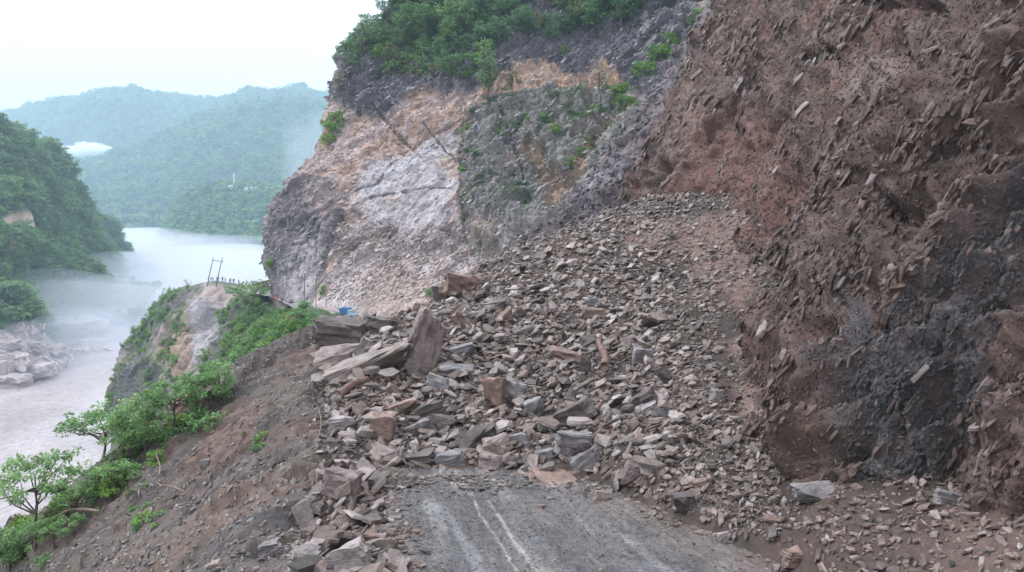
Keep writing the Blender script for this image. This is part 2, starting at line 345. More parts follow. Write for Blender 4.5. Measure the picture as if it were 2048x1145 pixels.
C_ += [(5,11,zroad(11)),(5.3,8,zroad(8)),(5.6,5,zroad(5)),(-1.6,11,zroad(11)),(-1.2,8,zroad(8)),(-.8,5,zroad(5)),(2,8,zroad(8)),(2,3,zroad(3)),(9,6,-4.6),(10,9,-4.6),
 (-5,8,-8),(-12,60,-14),(0,66,-9),(6,70,-5),(13,74,-2),(16,60,2),(14,44,-1.5),(10.5,30,-5),(9.5,20,-5.5),
 (-13,53,-17),(-18,52,-23),(-23,50,-29),(-28,46,-34),(-31,38,-33),(-35,30,-36),(-26,25,-24),(-30,15,-30),(-20,12,-18),(-12,6,-13),(-45,45,-52),(-40,60,-52),(-20,66,-32),(-30,80,-46),(-55,25,-58),(-5,80,-24),(10,84,-14),(20,80,2)]
C_ = np.array(C_)
def rbf_fit(XY, Z, lam=.15):
    d = np.linalg.norm(XY[:, None] - XY[None], axis=2); A = d + 1e-9; n_ = len(Z)      # linear kernel plus a touch of thin-plate
    K = np.where(d > 0, d ** 2 * np.log(d + 1e-9), 0) * .25 + d * -2.0
    Pm = np.concatenate([np.ones((n_, 1)), XY], 1); M = np.block([[K + lam * np.eye(n_) * -1, Pm], [Pm.T, np.zeros((3, 3))]])
    return np.linalg.solve(M, np.concatenate([Z, np.zeros(3)]))
RW = rbf_fit(C_[:, :2], C_[:, 2])
def road_edges(Y): return .86 - .207 * Y, np.interp(Y, [3, 8, 13.8, 19.2, 40, 160], [5.7, 5.6, 5.4, 3.0, -2.0, -29.0])
def ground(X, Y):
    X = np.asarray(X, float).ravel(); Y = np.asarray(Y, float).ravel(); out_ = np.zeros(len(X))
    for s in range(0, len(X), 20000):
        q = np.stack([X[s:s + 20000], Y[s:s + 20000]], 1); d = np.linalg.norm(q[:, None] - C_[None, :, :2], axis=2)
        K = np.where(d > 0, d ** 2 * np.log(d + 1e-9), 0) * .25 + d * -2.0
        out_[s:s + 20000] = K @ RW[:-3] + RW[-3] + q @ RW[-2:]
    return out_
NR, NC = 700, 520
Yg = np.geomspace(4.5, 84, NR); ag = np.concatenate([np.linspace(-1.6, -.72, 40, endpoint=False), np.linspace(-.72, .5, NC - 60), np.linspace(.503, 1.4, 20)])
GX = Yg[:, None] * ag[None]; GY = np.repeat(Yg[:, None], NC, 1); GZ = ground(GX, GY).reshape(NR, NC)
p3 = np.stack([GX, GY, GZ], 2).reshape(-1, 3); px, py = topix(p3)
le, re = road_edges(GY.ravel())
inroad = sstep(-.5, .25, p3[:, 0] - le) * sstep(-.3, .5, re - p3[:, 0]) * (1 - sstep(21, 23.5, p3[:, 1] + .25 * np.abs(p3[:, 0] + 1.5)))
slopem = sstep(0, 1.2, le - p3[:, 0] - .2)                          # the valley-side slope
heapm = 1 - np.maximum(slopem * (1 - polymask(px, py, [(640,640),(800,560),(1500,200),(1500,1200),(640,1200),(600,1100),(640,900)], 12)), inroad)
# striations and gullies that run down the slope (down = towards -X with a little +Y)
q = np.stack([p3[:, 0] * .28 + p3[:, 1] * .1, p3[:, 1] * 1.0 - p3[:, 0] * .25, p3[:, 2] * .3], 1)
rill = fbm(q, .9, 3, 11) * .28 + fbm(q, 2.4, 2, 13) * .09
fc, fe = facet(q * np.array([1.8, 1.5, 1]), 15); fc2, _ = facet(p3 * 2.2, 16)
rough_lo = sstep(-12, -16, p3[:, 2] + fbm(p3, .3, 2, 4)) 
dz = slopem * (rill * 1.25 + fc * (.22 + .7 * rough_lo) + fc2 * .06) + (1 - inroad) * (fbm(p3, .5, 4, 2) * .22 + fc2 * .05)
# a collapsed hollow under the berm and the gully line that drops left from the heap
gul = linemask(px, py, [(650,800),(560,850),(500,900),(420,960),(330,1010)], 34); dz -= gul * .45 * slopem
rimm = linemask(px, py, [(0,1100),(180,990),(330,875),(500,755),(650,655)], 22); dz += rimm * slopem * fbm(p3, 1.2, 3, 8) * .5
zz = p3[:, 2] * (1 - inroad) + (zroad(p3[:, 1]) - .06) * inroad + dz * (1 - inroad)
p3[:, 2] = zz
col = np.tile([.045, .036, .033], (len(p3), 1))  # heap ground kept dark: shade of the gaps between stones put into its colour
n1 = fbm(q, .7, 4, 21); n2 = fbm(p3, .35, 4, 22); n3 = fbm(q, 2.5, 3, 23)
cs = np.tile([.105, .09, .083], (len(p3), 1)); cs = cmix(cs, (.12, .09, .077), sstep(.05, .5, n1)); cs = cmix(cs, (.08, .074, .076), sstep(.1, .55, -n1 + n3 * .4))
cs = cmix(cs, (.13, .088, .075), polymask(px, py, [(430,820),(520,800),(520,900),(380,960),(330,930)], 25, n2 * 25) * .75)
cs = cmix(cs, (.075, .07, .068), rough_lo * .75); cs = cmix(cs, (.07, .1, .05), rough_lo * sstep(.0, .4, n2) * .6)
cs = cmix(cs, (.07, .065, .068), gul * .5); cs = cmix(cs, (.06, .055, .055), rimm * .6)
col = cmix(col, (.07, .052, .046), sstep(-.2, .3, n2)); col = cmix(col, (.15, .105, .093), polymask(px, py, [(1240,440),(1500,430),(1530,600),(1540,900),(1480,800),(1470,620),(1350,510),(1240,520)], 18, n2 * 20))
col = cmix(col, (.12, .085, .074), polymask(px, py, [(1900,960),(2300,900),(2300,1400),(1900,1200)], 60, n2 * 40) * .7)
m_ = (slopem * (1 - heapm))[:, None]; col = col * (1 - m_) + cs * m_
Gt = p3.reshape(NR, NC, 3); Nt = gnormals(Gt); Nt[Nt[..., 2] < 0] *= -1
GF = gridfaces(NR, NC); fm = heapm[GF].mean(1) > .5
def submesh(name, V, Fq, c, mat):
    ids, inv = np.unique(Fq, return_inverse=True); return mesh_np(name, V[ids], inv.reshape(Fq.shape), mat, c[ids], False)
ground_o = finish(bpy.data.objects.new('hillside_ground', submesh('hillside_ground', p3, GF[~fm], col, M_soil)), None, 'structure')
heap_o = finish(bpy.data.objects.new('debris_heap', submesh('debris_heap', p3, GF[fm], col, M_soil)), None, 'structure')
BG = coarse_bvh(Gt, 2); heapg = shp(heapm, Gt)

# road sheet with ruts, cleat marks and pale worn lines
nr, nc = 440, 200
v = np.geomspace(4.0, 23.6, nr); u = np.linspace(0, 1, nc); rl, rr = road_edges(v); rl = rl - .1; rr = rr + .35
RX = rl[:, None] + (rr - rl)[:, None] * u[None]; RY = np.repeat(v[:, None], nc, 1); r3 = np.stack([RX, RY, zroad(RY)], 2).reshape(-1, 3); px, py = topix(r3)
off = r3[:, 0] - (.86 - .207 * r3[:, 1]); cur = off + .012 * (r3[:, 1] - 14) ** 2 * .3
lat = np.abs(cur - .9); tr = np.exp(-((cur - .75) / .38) ** 2) + np.exp(-((cur - 2.6) / .4) ** 2) + np.exp(-((cur - 4.3) / .45) ** 2) + np.exp(-((cur - 5.4) / .3) ** 2)
nz = fbm(r3, 1.1, 4, 31); nf = fbm(r3 * np.array([1, .5, 1]), 7, 3, 33)
cle = np.sin((r3[:, 1] + nz * .05 + .35 * np.abs(((cur + .4) % 1.85) - .92)) * 2 * math.pi / .17) * sstep(.1, .5, tr)
r3[:, 2] += .017 * cle * sstep(-.3, .3, nz + .2) + nf * .02 + nz * .02 - tr * .012
streak = fbm(np.stack([cur * 2.2, r3[:, 1] * .18, r3[:, 1] * 0], 1), 1.6, 4, 35)
col = np.tile([.09, .09, .095], (len(r3), 1)); col = cmix(col, (.19, .19, .20), sstep(-.05, .6, streak) * .8); col = cmix(col, (.15, .13, .125), sstep(.25, .7, fbm(np.stack([cur * 1.1, r3[:, 1] * .2, 0 * cur], 1), 1.1, 3, 37)) * .6)
col = cmix(col, (.07, .07, .075), sstep(.25, .8, -streak + nf * .3) * .7)
for pts, wd in (([(938,952),(945,990),(960,1030),(1000,1085),(1035,1145),(1060,1200)], 3.4), ([(970,992),(1000,1035),(1030,1085),(1075,1145),(1110,1190)], 4.5), ([(910,938),(911,972)], 4), ([(880,938),(884,955)], 3)):
    col = cmix(col, (.42, .40, .41), linemask(px, py, pts, wd, nf * 2.0) * (.5 * sstep(-.9, -.1, nz + nf * .5)))
col = cmix(col, (.115, .095, .088), (1 - sstep(-.1, .7, off + nz * .5)) * .9); col = cmix(col, (.12, .1, .092), sstep(-.5, .2, off - np.interp(r3[:, 1], [13, 20], [6.0, 4.6]) + nz * .6) * .9)
finish(bpy.data.objects.new('road', mesh_np('road', r3, gridfaces(nr, nc), M_road, col, False)), None, 'structure')

# ================================================================== THE CUT WALL ON THE RIGHT
base = [(1240,520,66),(1272,500,60),(1340,490,55),(1420,485,50),(1500,505,44),(1520,600,33.5),(1535,720,26),(1540,860,21),(1600,985,16.4),(1720,1030,14.4),(1880,1040,12.9),(2060,1055,11.8),(2400,1100,10)]
mid1 = [(1262,400,68),(1285,385,62),(1350,370,58),(1430,360,53),(1500,370,47),(1545,470,36),(1570,560,29),(1580,680,23.5),(1640,800,18),(1760,840,15.8),(1900,850,14.3),(2070,860,13),(2420,880,11)]
mid2 = [(1330,210,76),(1345,200,68),(1405,190,63),(1480,190,57),(1540,200,50),(1590,280,40),(1630,370,31),(1660,450,26),(1710,560,20.5),(1810,590,17.8),(1930,600,16),(2090,600,14.6),(2440,600,12.2)]
mid3 = [(1405,50,84),(1418,50,76),(1460,50,69),(1520,40,62),(1580,50,54),(1640,100,44),(1690,160,35.5),(1730,220,29.5),(1780,300,23.5),(1870,320,20.2),(1980,320,18.1),(2120,320,16.4),(2460,320,13.6)]
topr = [(1450,-60,92),(1455,-70,84),(1490,-80,76),(1550,-90,68),(1620,-90,60),(1690,-80,50),(1750,-70,41),(1800,-40,34),(1860,-10,27.5),(1940,0,23.2),(2040,0,20.6),(2170,0,18.8),(2500,0,15.4)]
topp = [(1490,-220,104),(1500,-230,96),(1530,-240,88),(1590,-250,79),(1670,-260,70),(1750,-260,60),(1820,-270,50),(1890,-280,42),(1960,-290,34),(2040,-300,29),(2140,-300,26),(2260,-300,23),(2560,-300,19)]
low = [(px_ - 6, py_ + 60, Y_ * .985) for px_, py_, Y_ in base]
# the far edge turns away, so the outline has thickness behind it
TW = [topp, topr, mid3, mid2, mid1, base, low]
TW = [[(r[0][0] + 60, r[0][1] + 8, r[0][2] + 16)] + r for r in TW]
wr, wc = 700, 560
G, gpx, gpy = patch_grid(TW, wr, wc); Nw = gnormals(G); f3 = G.reshape(-1, 3); fn = Nw.reshape(-1, 3); px, py = gpx.ravel(), gpy.ravel()
e1 = np.array([.47, -.30, .95]); e1 /= np.linalg.norm(e1)             # the beds rise away and to the right
e3 = np.array([-.88, -.2, .42]); e3 -= e1 * (e3 @ e1); e3 /= np.linalg.norm(e3); e2 = np.cross(e3, e1)
qs = np.stack([f3 @ e1, f3 @ e2, f3 @ e3], 1); wob = np.stack([fbm(f3, .35, 3, 41), fbm(f3, .35, 3, 42), fbm(f3, .35, 3, 43)], 1); qs = qs + wob * .8
big, _ = facet(qs * np.array([.22, .42, .3]), 51, .9); med, me_ = facet(qs * np.array([.7, 1.7, 1.1]), 52, 1.0); sml, _ = facet(qs * np.array([1.5, 2.4, 2.0]), 53, 1.1, 24)
soilm = sstep(-.15, .3, fbm(qs * np.array([.45, 1.3, 1]), .26, 4, 55) + .12); soilm = np.clip(soilm + .8 * polymask(px, py, [(1390,210),(1560,150),(1700,60),(1760,60),(1620,260),(1560,470),(1500,480),(1330,480),(1370,330)], 40), 0, 1)
soilm = np.clip(soilm - .7 * polymask(px, py, [(1560,560),(1750,480),(1900,420),(2100,300),(2100,1000),(1600,980)], 60), 0, 1)
far_ = np.clip(f3[:, 1] / 26, .75, 2.4)
tb = qs[:, 1] * .40 + fbm(f3, .16, 3, 68) * .9; saw = tb - np.floor(tb); tb2 = qs[:, 1] * 1.25 + fbm(f3, .3, 3, 69) * 1.2; saw2 = tb2 - np.floor(tb2); bedm = sstep(-.35, .25, fbm(f3, .2, 3, 70))
ledge = sstep(.55, .95, saw) * bedm; saw = np.where(saw < .78, (saw / .78) ** 2, 1 - sstep(.78, 1, saw)); saw2 = np.where(saw2 < .7, (saw2 / .7) ** 2, 1 - sstep(.7, 1, saw2)) * np.clip(30 / f3[:, 1], .3, 1)
disp = fbm(f3, .09, 3, 56) * .8 - .55 + big * .9 + (saw * 1.15 + saw2 * .34) * bedm * (1 - .45 * soilm) + med * (.60 - .34 * soilm) * far_ ** .4 + sml * (.15 - .09 * soilm) + fbm(f3, .9, 3, 57) * .25 + ((ridged(qs * np.array([.5, 1.4, 1.1]), 1.0, 2, 59) - .5) * .16 * (1 - .5 * soilm) + fbm(f3, 2.6, 2, 60) * .05) * np.clip((42 - f3[:, 1]) / 20, 0, 1)
# dark overhanging ledges traced across the face
for pts, wd, dp in (([(1690,370),(1740,350),(1790,300)], 26, .9), ([(1660,425),(1700,385)], 16, .8), ([(1740,415),(1800,420)], 20, .7), ([(1890,410),(1960,340),(2048,300)], 26, .5),
                    ([(1520,560),(1530,680)], 22, .7), ([(1500,300),(1560,230),(1600,140)], 16, .7), ([(1440,240),(1470,170)], 12, .9), ([(1285,470),(1300,400),(1330,330)], 18, 1.3), ([(1600,110),(1660,100)], 12, .9), ([(1980,60),(2040,40)], 26, .6), ([(1700,0),(1850,5)], 14, .8)):
    disp -= linemask(px, py, pts, wd, fbm(f3, 1.4, 3, 58) * 9) * dp
disp *= np.clip(.25 + (f3[:, 1] > 0) * 1.0, 0, 1)
dg_ = disp.reshape(wr, wc)
for _ in range(3):
    e_ = np.pad(dg_, 1, mode='edge'); dg_ = (e_[1:-1, 1:-1] * 2 + e_[:-2, 1:-1] + e_[2:, 1:-1]) / 4; e_ = np.pad(dg_, 1, mode='edge'); dg_ = (e_[1:-1, 1:-1] * 2 + e_[1:-1, :-2] + e_[1:-1, 2:]) / 4
disp = dg_.ravel()
f3d = f3 + fn * disp[:, None]
nA = fbm(f3, .22, 4, 61); nB = fbm(qs * np.array([.6, 1.6, 1]), .8, 4, 62); nC = fbm(f3, 1.3, 3, 63)
cw = np.tile([.145, .108, .098], (len(f3), 1)); cw = cmix(cw, (.175, .112, .097), sstep(-.2, .3, nA) * soilm); cw = cmix(cw, (.17, .14, .13), sstep(.0, .5, nB) * (1 - soilm)); cw = cmix(cw, (.07, .055, .052), sstep(.05, .5, -nB) * .85 * (1 - soilm * .5))
cw = cmix(cw, (.25, .21, .195), polymask(px, py, [(1400,20),(1470,60),(1430,200),(1380,300),(1300,420),(1290,350),(1340,220)], 22, nC * 20) * .6)
cw = cmix(cw, (.27, .225, .215), polymask(px, py, [(1660,130),(1720,90),(1780,110),(1760,180),(1690,215)], 14, nC * 16) * .8)
cw = cmix(cw, (.20, .115, .10), polymask(px, py, [(1430,250),(1510,200),(1580,260),(1520,470),(1320,490),(1400,380)], 30, nA * 30) * .6)
cw = cmix(cw, (.07, .074, .09), polymask(px, py, [(1680,760),(1760,640),(1900,480),(2100,300),(2150,560),(1980,640),(1960,760),(1880,900),(1860,990),(1720,960),(1700,860)], 75, nC * 40 + nA * 60) * (.35 + .6 * sstep(-.25, .3, nB)))
cw = cmix(cw, (.09, .098, .12), linemask(px, py, [(1690,540),(1670,620),(1640,700)], 24, nC * 14) * .8)
cw = cmix(cw, (.085, .074, .068), polymask(px, py, [(1540,830),(1700,840),(1900,900),(1900,1010),(1600,1010)], 50, nC * 30) * .6)
cw = cmix(cw, (.3, .17, .12), sstep(.66, .8, fbm(f3, .9, 3, 66)) * .12)
cw = cmix(cw, (.3, .28, .285), sstep(.35, .45, sml) * sstep(.1, .5, nC) * .4)
cw = cw * np.array([.78, .73, .71])
wall_o = finish(bpy.data.objects.new('rock_slope', mesh_np('rock_slope', f3d, gridfaces(wr, wc), M_wall, cw, False)), None, 'structure')
Gw = f3d.reshape(wr, wc, 3); Nw2 = gnormals(Gw); BW = coarse_bvh(Gw, 3)

# ================================================================== PURPLE-GREY SLOPE BETWEEN THE WALL AND THE CLIFF
TG = [[(1520,-160,150),(1495,-140,128),(1550,-140,112),(1620,-140,104)],[(1470,-40,140),(1442,-30,120),(1500,-40,105),(1570,-40,95)],[(1425,60,130),(1395,60,112),(1450,60,100),(1520,60,90)],[(1375,130,126),(1345,130,108),(1400,150,95),(1480,150,85)],
      [(1315,215,122),(1285,215,104),(1340,250,92),(1430,250,80)],[(1235,325,118),(1205,325,100),(1270,350,88),(1380,350,76)],[(1180,400,114),(1150,400,97),(1220,430,84),(1340,430,74)],[(1110,455,112),(1085,455,95),(1150,500,82),(1300,500,74)],[(1090,560,110),(1050,560,95),(1120,600,82),(1280,600,76)]]
G, gpx, gpy = patch_grid(TG, 360, 200); Ng = gnormals(G); f3 = G.reshape(-1, 3); fn = Ng.reshape(-1, 3); px, py = gpx.ravel(), gpy.ravel()
qg = np.stack([f3[:, 0] * .5 + f3[:, 2] * .3, f3[:, 1] * .6, f3[:, 2] * .6 - f3[:, 0] * .5], 1)
a_, _ = facet(qg * .6, 71, .9); b_, _ = facet(qg * np.array([1.6, 2.2, 2.6]), 72, .9)
f3d = f3 + fn * (a_ * 1.0 + b_ * .5 + fbm(qg, .5, 4, 73) * .9)[:, None]
cg = np.tile([.135, .115, .13], (len(f3), 1)); n_ = fbm(f3, .15, 4, 74); cg = cmix(cg, (.2, .17, .185), sstep(0, .5, n_)); cg = cmix(cg, (.075, .06, .07), sstep(.1, .6, -n_)); cg = cmix(cg, (.3, .28, .3), polymask(px, py, [(1180,330),(1220,320),(1210,370),(1170,385)], 12, fbm(f3, .5, 2, 75) * 10) * .8)
finish(bpy.data.objects.new('scree_slope', mesh_np('scree_slope', f3d, gridfaces(360, 200), M_gully, cg, False)), None, 'structure')
Gg = f3d.reshape(360, 200, 3)

# ================================================================== THE CLIFF ACROSS THE BEND
TC = [[(980,-180,330),(850,-190,285),(930,-190,275),(1020,-190,268),(1120,-190,262),(1220,-190,250),(1340,-190,235),(1470,-190,210)],
 [(900,0,310),(800,0,264),(870,0,255),(980,0,245),(1090,0,240),(1200,0,230),(1320,0,215),(1450,0,190)],
 [(800,75,300),(725,92,257),(815,75,246),(930,60,236),(1055,55,230),(1185,65,222),(1305,65,208),(1430,65,185)],
 [(740,140,290),(682,150,250),(775,145,238),(890,135,228),(1020,125,222),(1160,130,213),(1285,130,200),(1405,130,180)],
 [(720,230,280),(664,225,242),(760,230,227),(880,230,216),(1000,230,209),(1120,230,201),(1240,230,189),(1340,230,168)],
 [(690,300,275),(645,300,238),(735,285,220),(865,285,210),(985,280,202),(1105,285,194),(1215,285,181),(1310,285,160)],
 [(660,350,272),(600,350,234),(700,350,213),(835,350,203),(955,350,194),(1075,350,187),(1175,350,174),(1270,350,154)],
 [(600,430,265),(553,420,226),(655,425,206),(795,430,197),(925,430,187),(1045,430,179),(1140,430,165),(1230,430,145)],
 [(590,520,262),(540,520,222),(640,530,199),(770,530,188),(890,530,176),(1000,530,165),(1090,520,155),(1180,520,140)],
 [(590,595,258),(545,590,218),(620,610,192),(735,622,172),(860,610,160),(980,600,150),(1080,590,142),(1180,580,132)],
 [(590,640,258),(550,625,214),(625,650,180),(740,665,160),(860,660,146),(980,660,136),(1080,660,126),(1180,660,118)]]
cr_, cc_ = 470, 520
G, gpx, gpy = patch_grid(TC, cr_, cc_); Nc = gnormals(G); f3 = G.reshape(-1, 3); fn = Nc.reshape(-1, 3); px, py = gpx.ravel(), gpy.ravel()
n0 = fbm(f3, .05, 4, 81); n1 = fbm(f3, .16, 4, 82); n2 = fbm(f3, .5, 3, 83)
pale = polymask(px, py, [(660,205),(700,215),(760,235),(800,215),(850,180),(930,190),(1000,180),(1085,130),(1160,165),(1215,140),(1245,180),(1180,190),(1110,170),(1040,190),(990,205),(935,260),(930,330),(925,420),(930,520),(1000,540),(1100,640),(560,640),(560,620),(640,560),(690,430),(600,340),(640,320)], 7, n2 * 7)
butt = polymask(px, py, [(535,640),(538,480),(560,400),(600,358),(640,362),(690,385),(692,430),(660,520),(625,600)], 6, n2 * 6)
vdark = polymask(px, py, [(930,250),(990,200),(1100,172),(1190,185),(1290,200),(1290,320),(1220,420),(1150,480),(1020,520),(950,500),(925,400)], 9, n2 * 12)
lowm = polymask(px, py, [(640,640),(690,450),(740,420),(820,460),(960,440),(980,540),(960,640)], 14, n2 * 16)
polished = polymask(px, py, [(730,320),(860,270),(925,260),(925,380),(890,440),(830,470),(740,440),(700,380)], 16, n2 * 8)
vg = linemask(px, py, [(1065,300),(1100,360),(1140,400),(1180,330),(1215,270)], 24, n2 * 10) + linemask(px, py, [(1130,380),(1125,460)], 22, n2 * 8); vg = np.clip(vg, 0, 1)
topd = polymask(px, py, [(670,200),(690,140),(780,-50),(1400,-50),(1400,260),(1290,200),(1245,170),(1215,140),(1160,165),(1085,130),(1010,178),(930,188),(850,178),(800,215),(745,238),(700,210)], 6, n2 * 8)
qc = np.stack([f3[:, 0] * .8 + f3[:, 2] * .6, f3[:, 1], f3[:, 2] * .8 - f3[:, 0] * .6], 1)
A1, _ = facet(f3 * np.array([.055, .055, .04]), 84, .9); B1, _ = facet(qc * np.array([.14, .2, .28]), 85, .9, 30); C1, _ = facet(qc * np.array([.45, .6, 1.0]), 86, 1.0, 34); D1, _ = facet(f3 * 1.1, 87, 1.0, 34)
rgh = np.clip(.6 * vdark + .4 * topd + .6 * lowm + .25 * butt + .22, .15, 1) * (1 - .75 * polished)
disp = A1 * 2.6 * (1 - .5 * polished) * sstep(545, 640, px + 30) + B1 * (1.0 + 1.8 * rgh) + C1 * (.3 + .7 * rgh) + D1 * (.2 + .4 * rgh) + n1 * 1.5 * rgh
disp += butt * 1.2 - vg * 3.0 + polymask(px, py, [(950,500),(960,400),(1000,380),(1060,440),(1040,510)], 14) * 4 + topd * 1.5 + vdark * 2.0 - polymask(px, py, [(740,240),(930,250),(930,300),(760,320)], 20) * 1.5
cracks = np.zeros(len(f3))
for pts, wd in (([(690,430),(660,510),(640,560),(622,610)], 6), ([(745,210),(770,240),(800,270),(822,290)], 4), ([(930,260),(925,330),(925,400),(930,470)], 7), ([(740,395),(800,385),(900,375)], 2.4), ([(850,250),(890,300),(922,330)], 3), ([(640,440),(600,520),(585,560)], 3), ([(770,300),(860,270),(930,240)], 3), ([(1000,210),(1040,330),(1075,420)], 4), ([(700,380),(760,360),(800,300)], 3), ([(1210,290),(1240,420)], 6)):
    cracks = np.maximum(cracks, linemask(px, py, pts, wd, n2 * 2))
disp -= cracks * .8; disp *= 1 - .88 * sstep(455, 600, py)
f3d = f3 + fn * disp[:, None]
cc = np.tile([.30, .255, .26], (len(f3), 1))
cc = cmix(cc, (.40, .33, .325), pale * .9); cc = cmix(cc, (.40, .27, .2), pale * sstep(.0, .45, fbm(qc * np.array([.35, 1, 1.2]), .16, 4, 90)) * .75)
cc = cmix(cc, (.36, .37, .41), polished * .75); cc = cmix(cc, (.40, .30, .235), polished * sstep(.05, .4, fbm(f3 * np.array([1, 1, .5]), .11, 3, 88)) * .7)
cc = cmix(cc, (.42, .395, .42), lowm * .8); cc = cmix(cc, (.16, .15, .17), lowm * sstep(.1, .45, -n1 + B1 * .4) * .55); cc = cmix(cc, (.33, .255, .21), polymask(px, py, [(700,640),(770,520),(880,560),(960,580),(960,660)], 22, n2 * 20) * .7)
cc = cmix(cc, (.15, .152, .15), vdark * .85); cc = cmix(cc, (.25, .245, .24), vdark * sstep(.0, .35, C1) * .7); cc = cmix(cc, (.08, .12, .07), vdark * sstep(.15, .5, n1) * .4); cc = cmix(cc, (.36, .28, .23), vdark * sstep(.3, .6, fbm(qc, .12, 3, 89)) * .5)
cc = cmix(cc, (.085, .082, .105), topd * .92); cc = cmix(cc, (.14, .135, .155), topd * sstep(.1, .5, n1) * .5); cc = cmix(cc, (.12, .112, .13), butt * .8)
cc = cmix(cc, (.27, .22, .22), butt * polymask(px, py, [(610,375),(690,385),(690,430),(650,440),(625,410)], 8, n2 * 6)); cc = cmix(cc, (.36, .34, .36), butt * polymask(px, py, [(600,480),(660,470),(640,580),(590,610),(570,560)], 18, n2 * 14) * .8)
cc = cmix(cc, (.38, .27, .2), vg * .85); rimt = polymask(px, py, [(925,205),(1000,165),(1050,145),(1085,124),(1160,158),(1215,132),(1256,182),(1240,200),(1190,196),(1110,178),(1040,192),(985,214)], 4, n2 * 5); cc = cmix(cc, (.46, .35, .28), rimt * .9); cc = cmix(cc, (.42, .27, .19), rimt * sstep(0, .4, n2) * .6)
cc = cmix(cc, (.07, .06, .065), cracks * .55)
cc = cmix(cc, (.38, .37, .38), polymask(px, py, [(1290,40),(1302,35),(1312,70),(1296,80)], 3))
finish(bpy.data.objects.new('cliff', mesh_np('cliff', f3d, gridfaces(cr_, cc_), M_cliff, cc, False)), None, 'structure')
Gc = f3d.reshape(cr_, cc_, 3); Nc2 = gnormals(Gc); BC = coarse_bvh(Gc, 3); cpx, cpy = gpx, gpy

# ================================================================== THE SPUR BELOW THE FAR ROAD
TS = [[(380,640,360),(372,596,325),(420,588,300),(455,582,290),(500,590,275),(550,610,255),(610,638,215),(680,668,165)],
 [(370,620,350),(345,588,290),(400,570,268),(440,566,257),(490,578,245),(545,604,222),(605,634,185),(672,662,145)],
 [(330,680,345),(292,655,280),(350,640,255),(430,640,235),(490,650,210),(560,662,180),(620,668,150),(680,680,126)],
 [(300,740,340),(256,715,275),(320,720,245),(410,720,215),(470,722,190),(540,725,155),(600,718,135),(690,710,112)],
 [(280,810,335),(228,800,270),(290,800,240),(370,800,205),(430,795,180),(500,790,145),(580,770,125),(700,750,102)],
 [(285,860,330),(232,860,266),(290,880,232),(350,890,200),(420,880,170),(500,860,135),(580,840,115),(700,810,97)],
 [(300,960,330),(245,960,264),(300,1000,232),(360,1020,200),(430,1010,170),(510,1000,138),(590,960,120),(700,900,100)]]
G, gpx, gpy = patch_grid(TS, 260, 300); Ns = gnormals(G); f3 = G.reshape(-1, 3); fn = Ns.reshape(-1, 3); px, py = gpx.ravel(), gpy.ravel()
n1 = fbm(f3, .06, 4, 91); n2 = fbm(f3, .3, 4, 92); A1, _ = facet(f3 * np.array([.07, .07, .05]), 93, .9); B1, _ = facet(f3 * np.array([.3, .3, .2]), 94, .9); C1, _ = facet(f3 * .9, 95, .8)
f3d = f3 + fn * (A1 * 4 + B1 * 1.4 + C1 * .5 + n1 * 1.5)[:, None] * np.clip((py - 560) / 60, .1, 1)[:, None]
c = np.tile([.14, .135, .14], (len(f3), 1)); c = cmix(c, (.23, .195, .18), sstep(0, .5, n1)); c = cmix(c, (.08, .14, .05), np.clip(sstep(-.1, .35, n2) + sstep(430, 520, px), 0, 1) * .8 * (1 - polymask(px, py, [(395,600),(440,590),(450,640),(430,720),(400,760),(380,700)], 10, n2 * 8)))
c = cmix(c, (.32, .31, .33), polymask(px, py, [(400,600),(440,600),(440,680),(425,720),(398,730),(392,660)], 6, n2 * 9)); c = cmix(c, (.36, .26, .21), polymask(px, py, [(330,700),(385,650),(400,700),(370,770),(340,750)], 8, n2 * 10) * .7)
c = cmix(c, (.33, .28, .27), polymask(px, py, [(410,570),(480,580),(450,610),(410,600)], 6, n2 * 6)); c = cmix(c, (.075, .078, .082), polymask(px, py, [(220,860),(235,760),(290,720),(330,740),(330,800),(320,860)], 14, n2 * 10) * .8)
finish(bpy.data.objects.new('spur', mesh_np('spur', f3d, gridfaces(260, 300), M_cliff, c, False)), None, 'structure')
Gs = f3d.reshape(260, 300, 3); Ns2 = gnormals(Gs); Ns2[Ns2[..., 2] < 0] *= -1; BS = coarse_bvh(Gs, 2); spx, spy = gpx, gpy

# far stretch of road at the cliff foot
inn = [(800,700,100),(775,672,118),(730,650,148),(645,614,190),(575,592,222),(545,582,245),(500,572,262)]
outr = [(700,700,100),(672,676,116),(628,648,146),(592,622,182),(545,600,212),(500,588,235),(455,575,250)]
G, gpx, gpy = patch_grid([inn, outr], 12, 80); G[..., 2] += .5; G[..., 2] += shp(fbm(G.reshape(-1, 3), .4, 3, 99), G) * .15
c = np.tile([.24, .225, .235], (G.shape[0] * G.shape[1], 1)); c = cmix(c, (.3, .24, .2), sstep(0, .4, fbm(G.reshape(-1, 3), .15, 3, 98)))
finish(bpy.data.objects.new('far_road', mesh_np('far_road', G.reshape(-1, 3), gridfaces(12, 80), M_soil, c, False)), None, 'structure')
BR = bvh_of(G.reshape(-1, 3), gridfaces(12, 80))

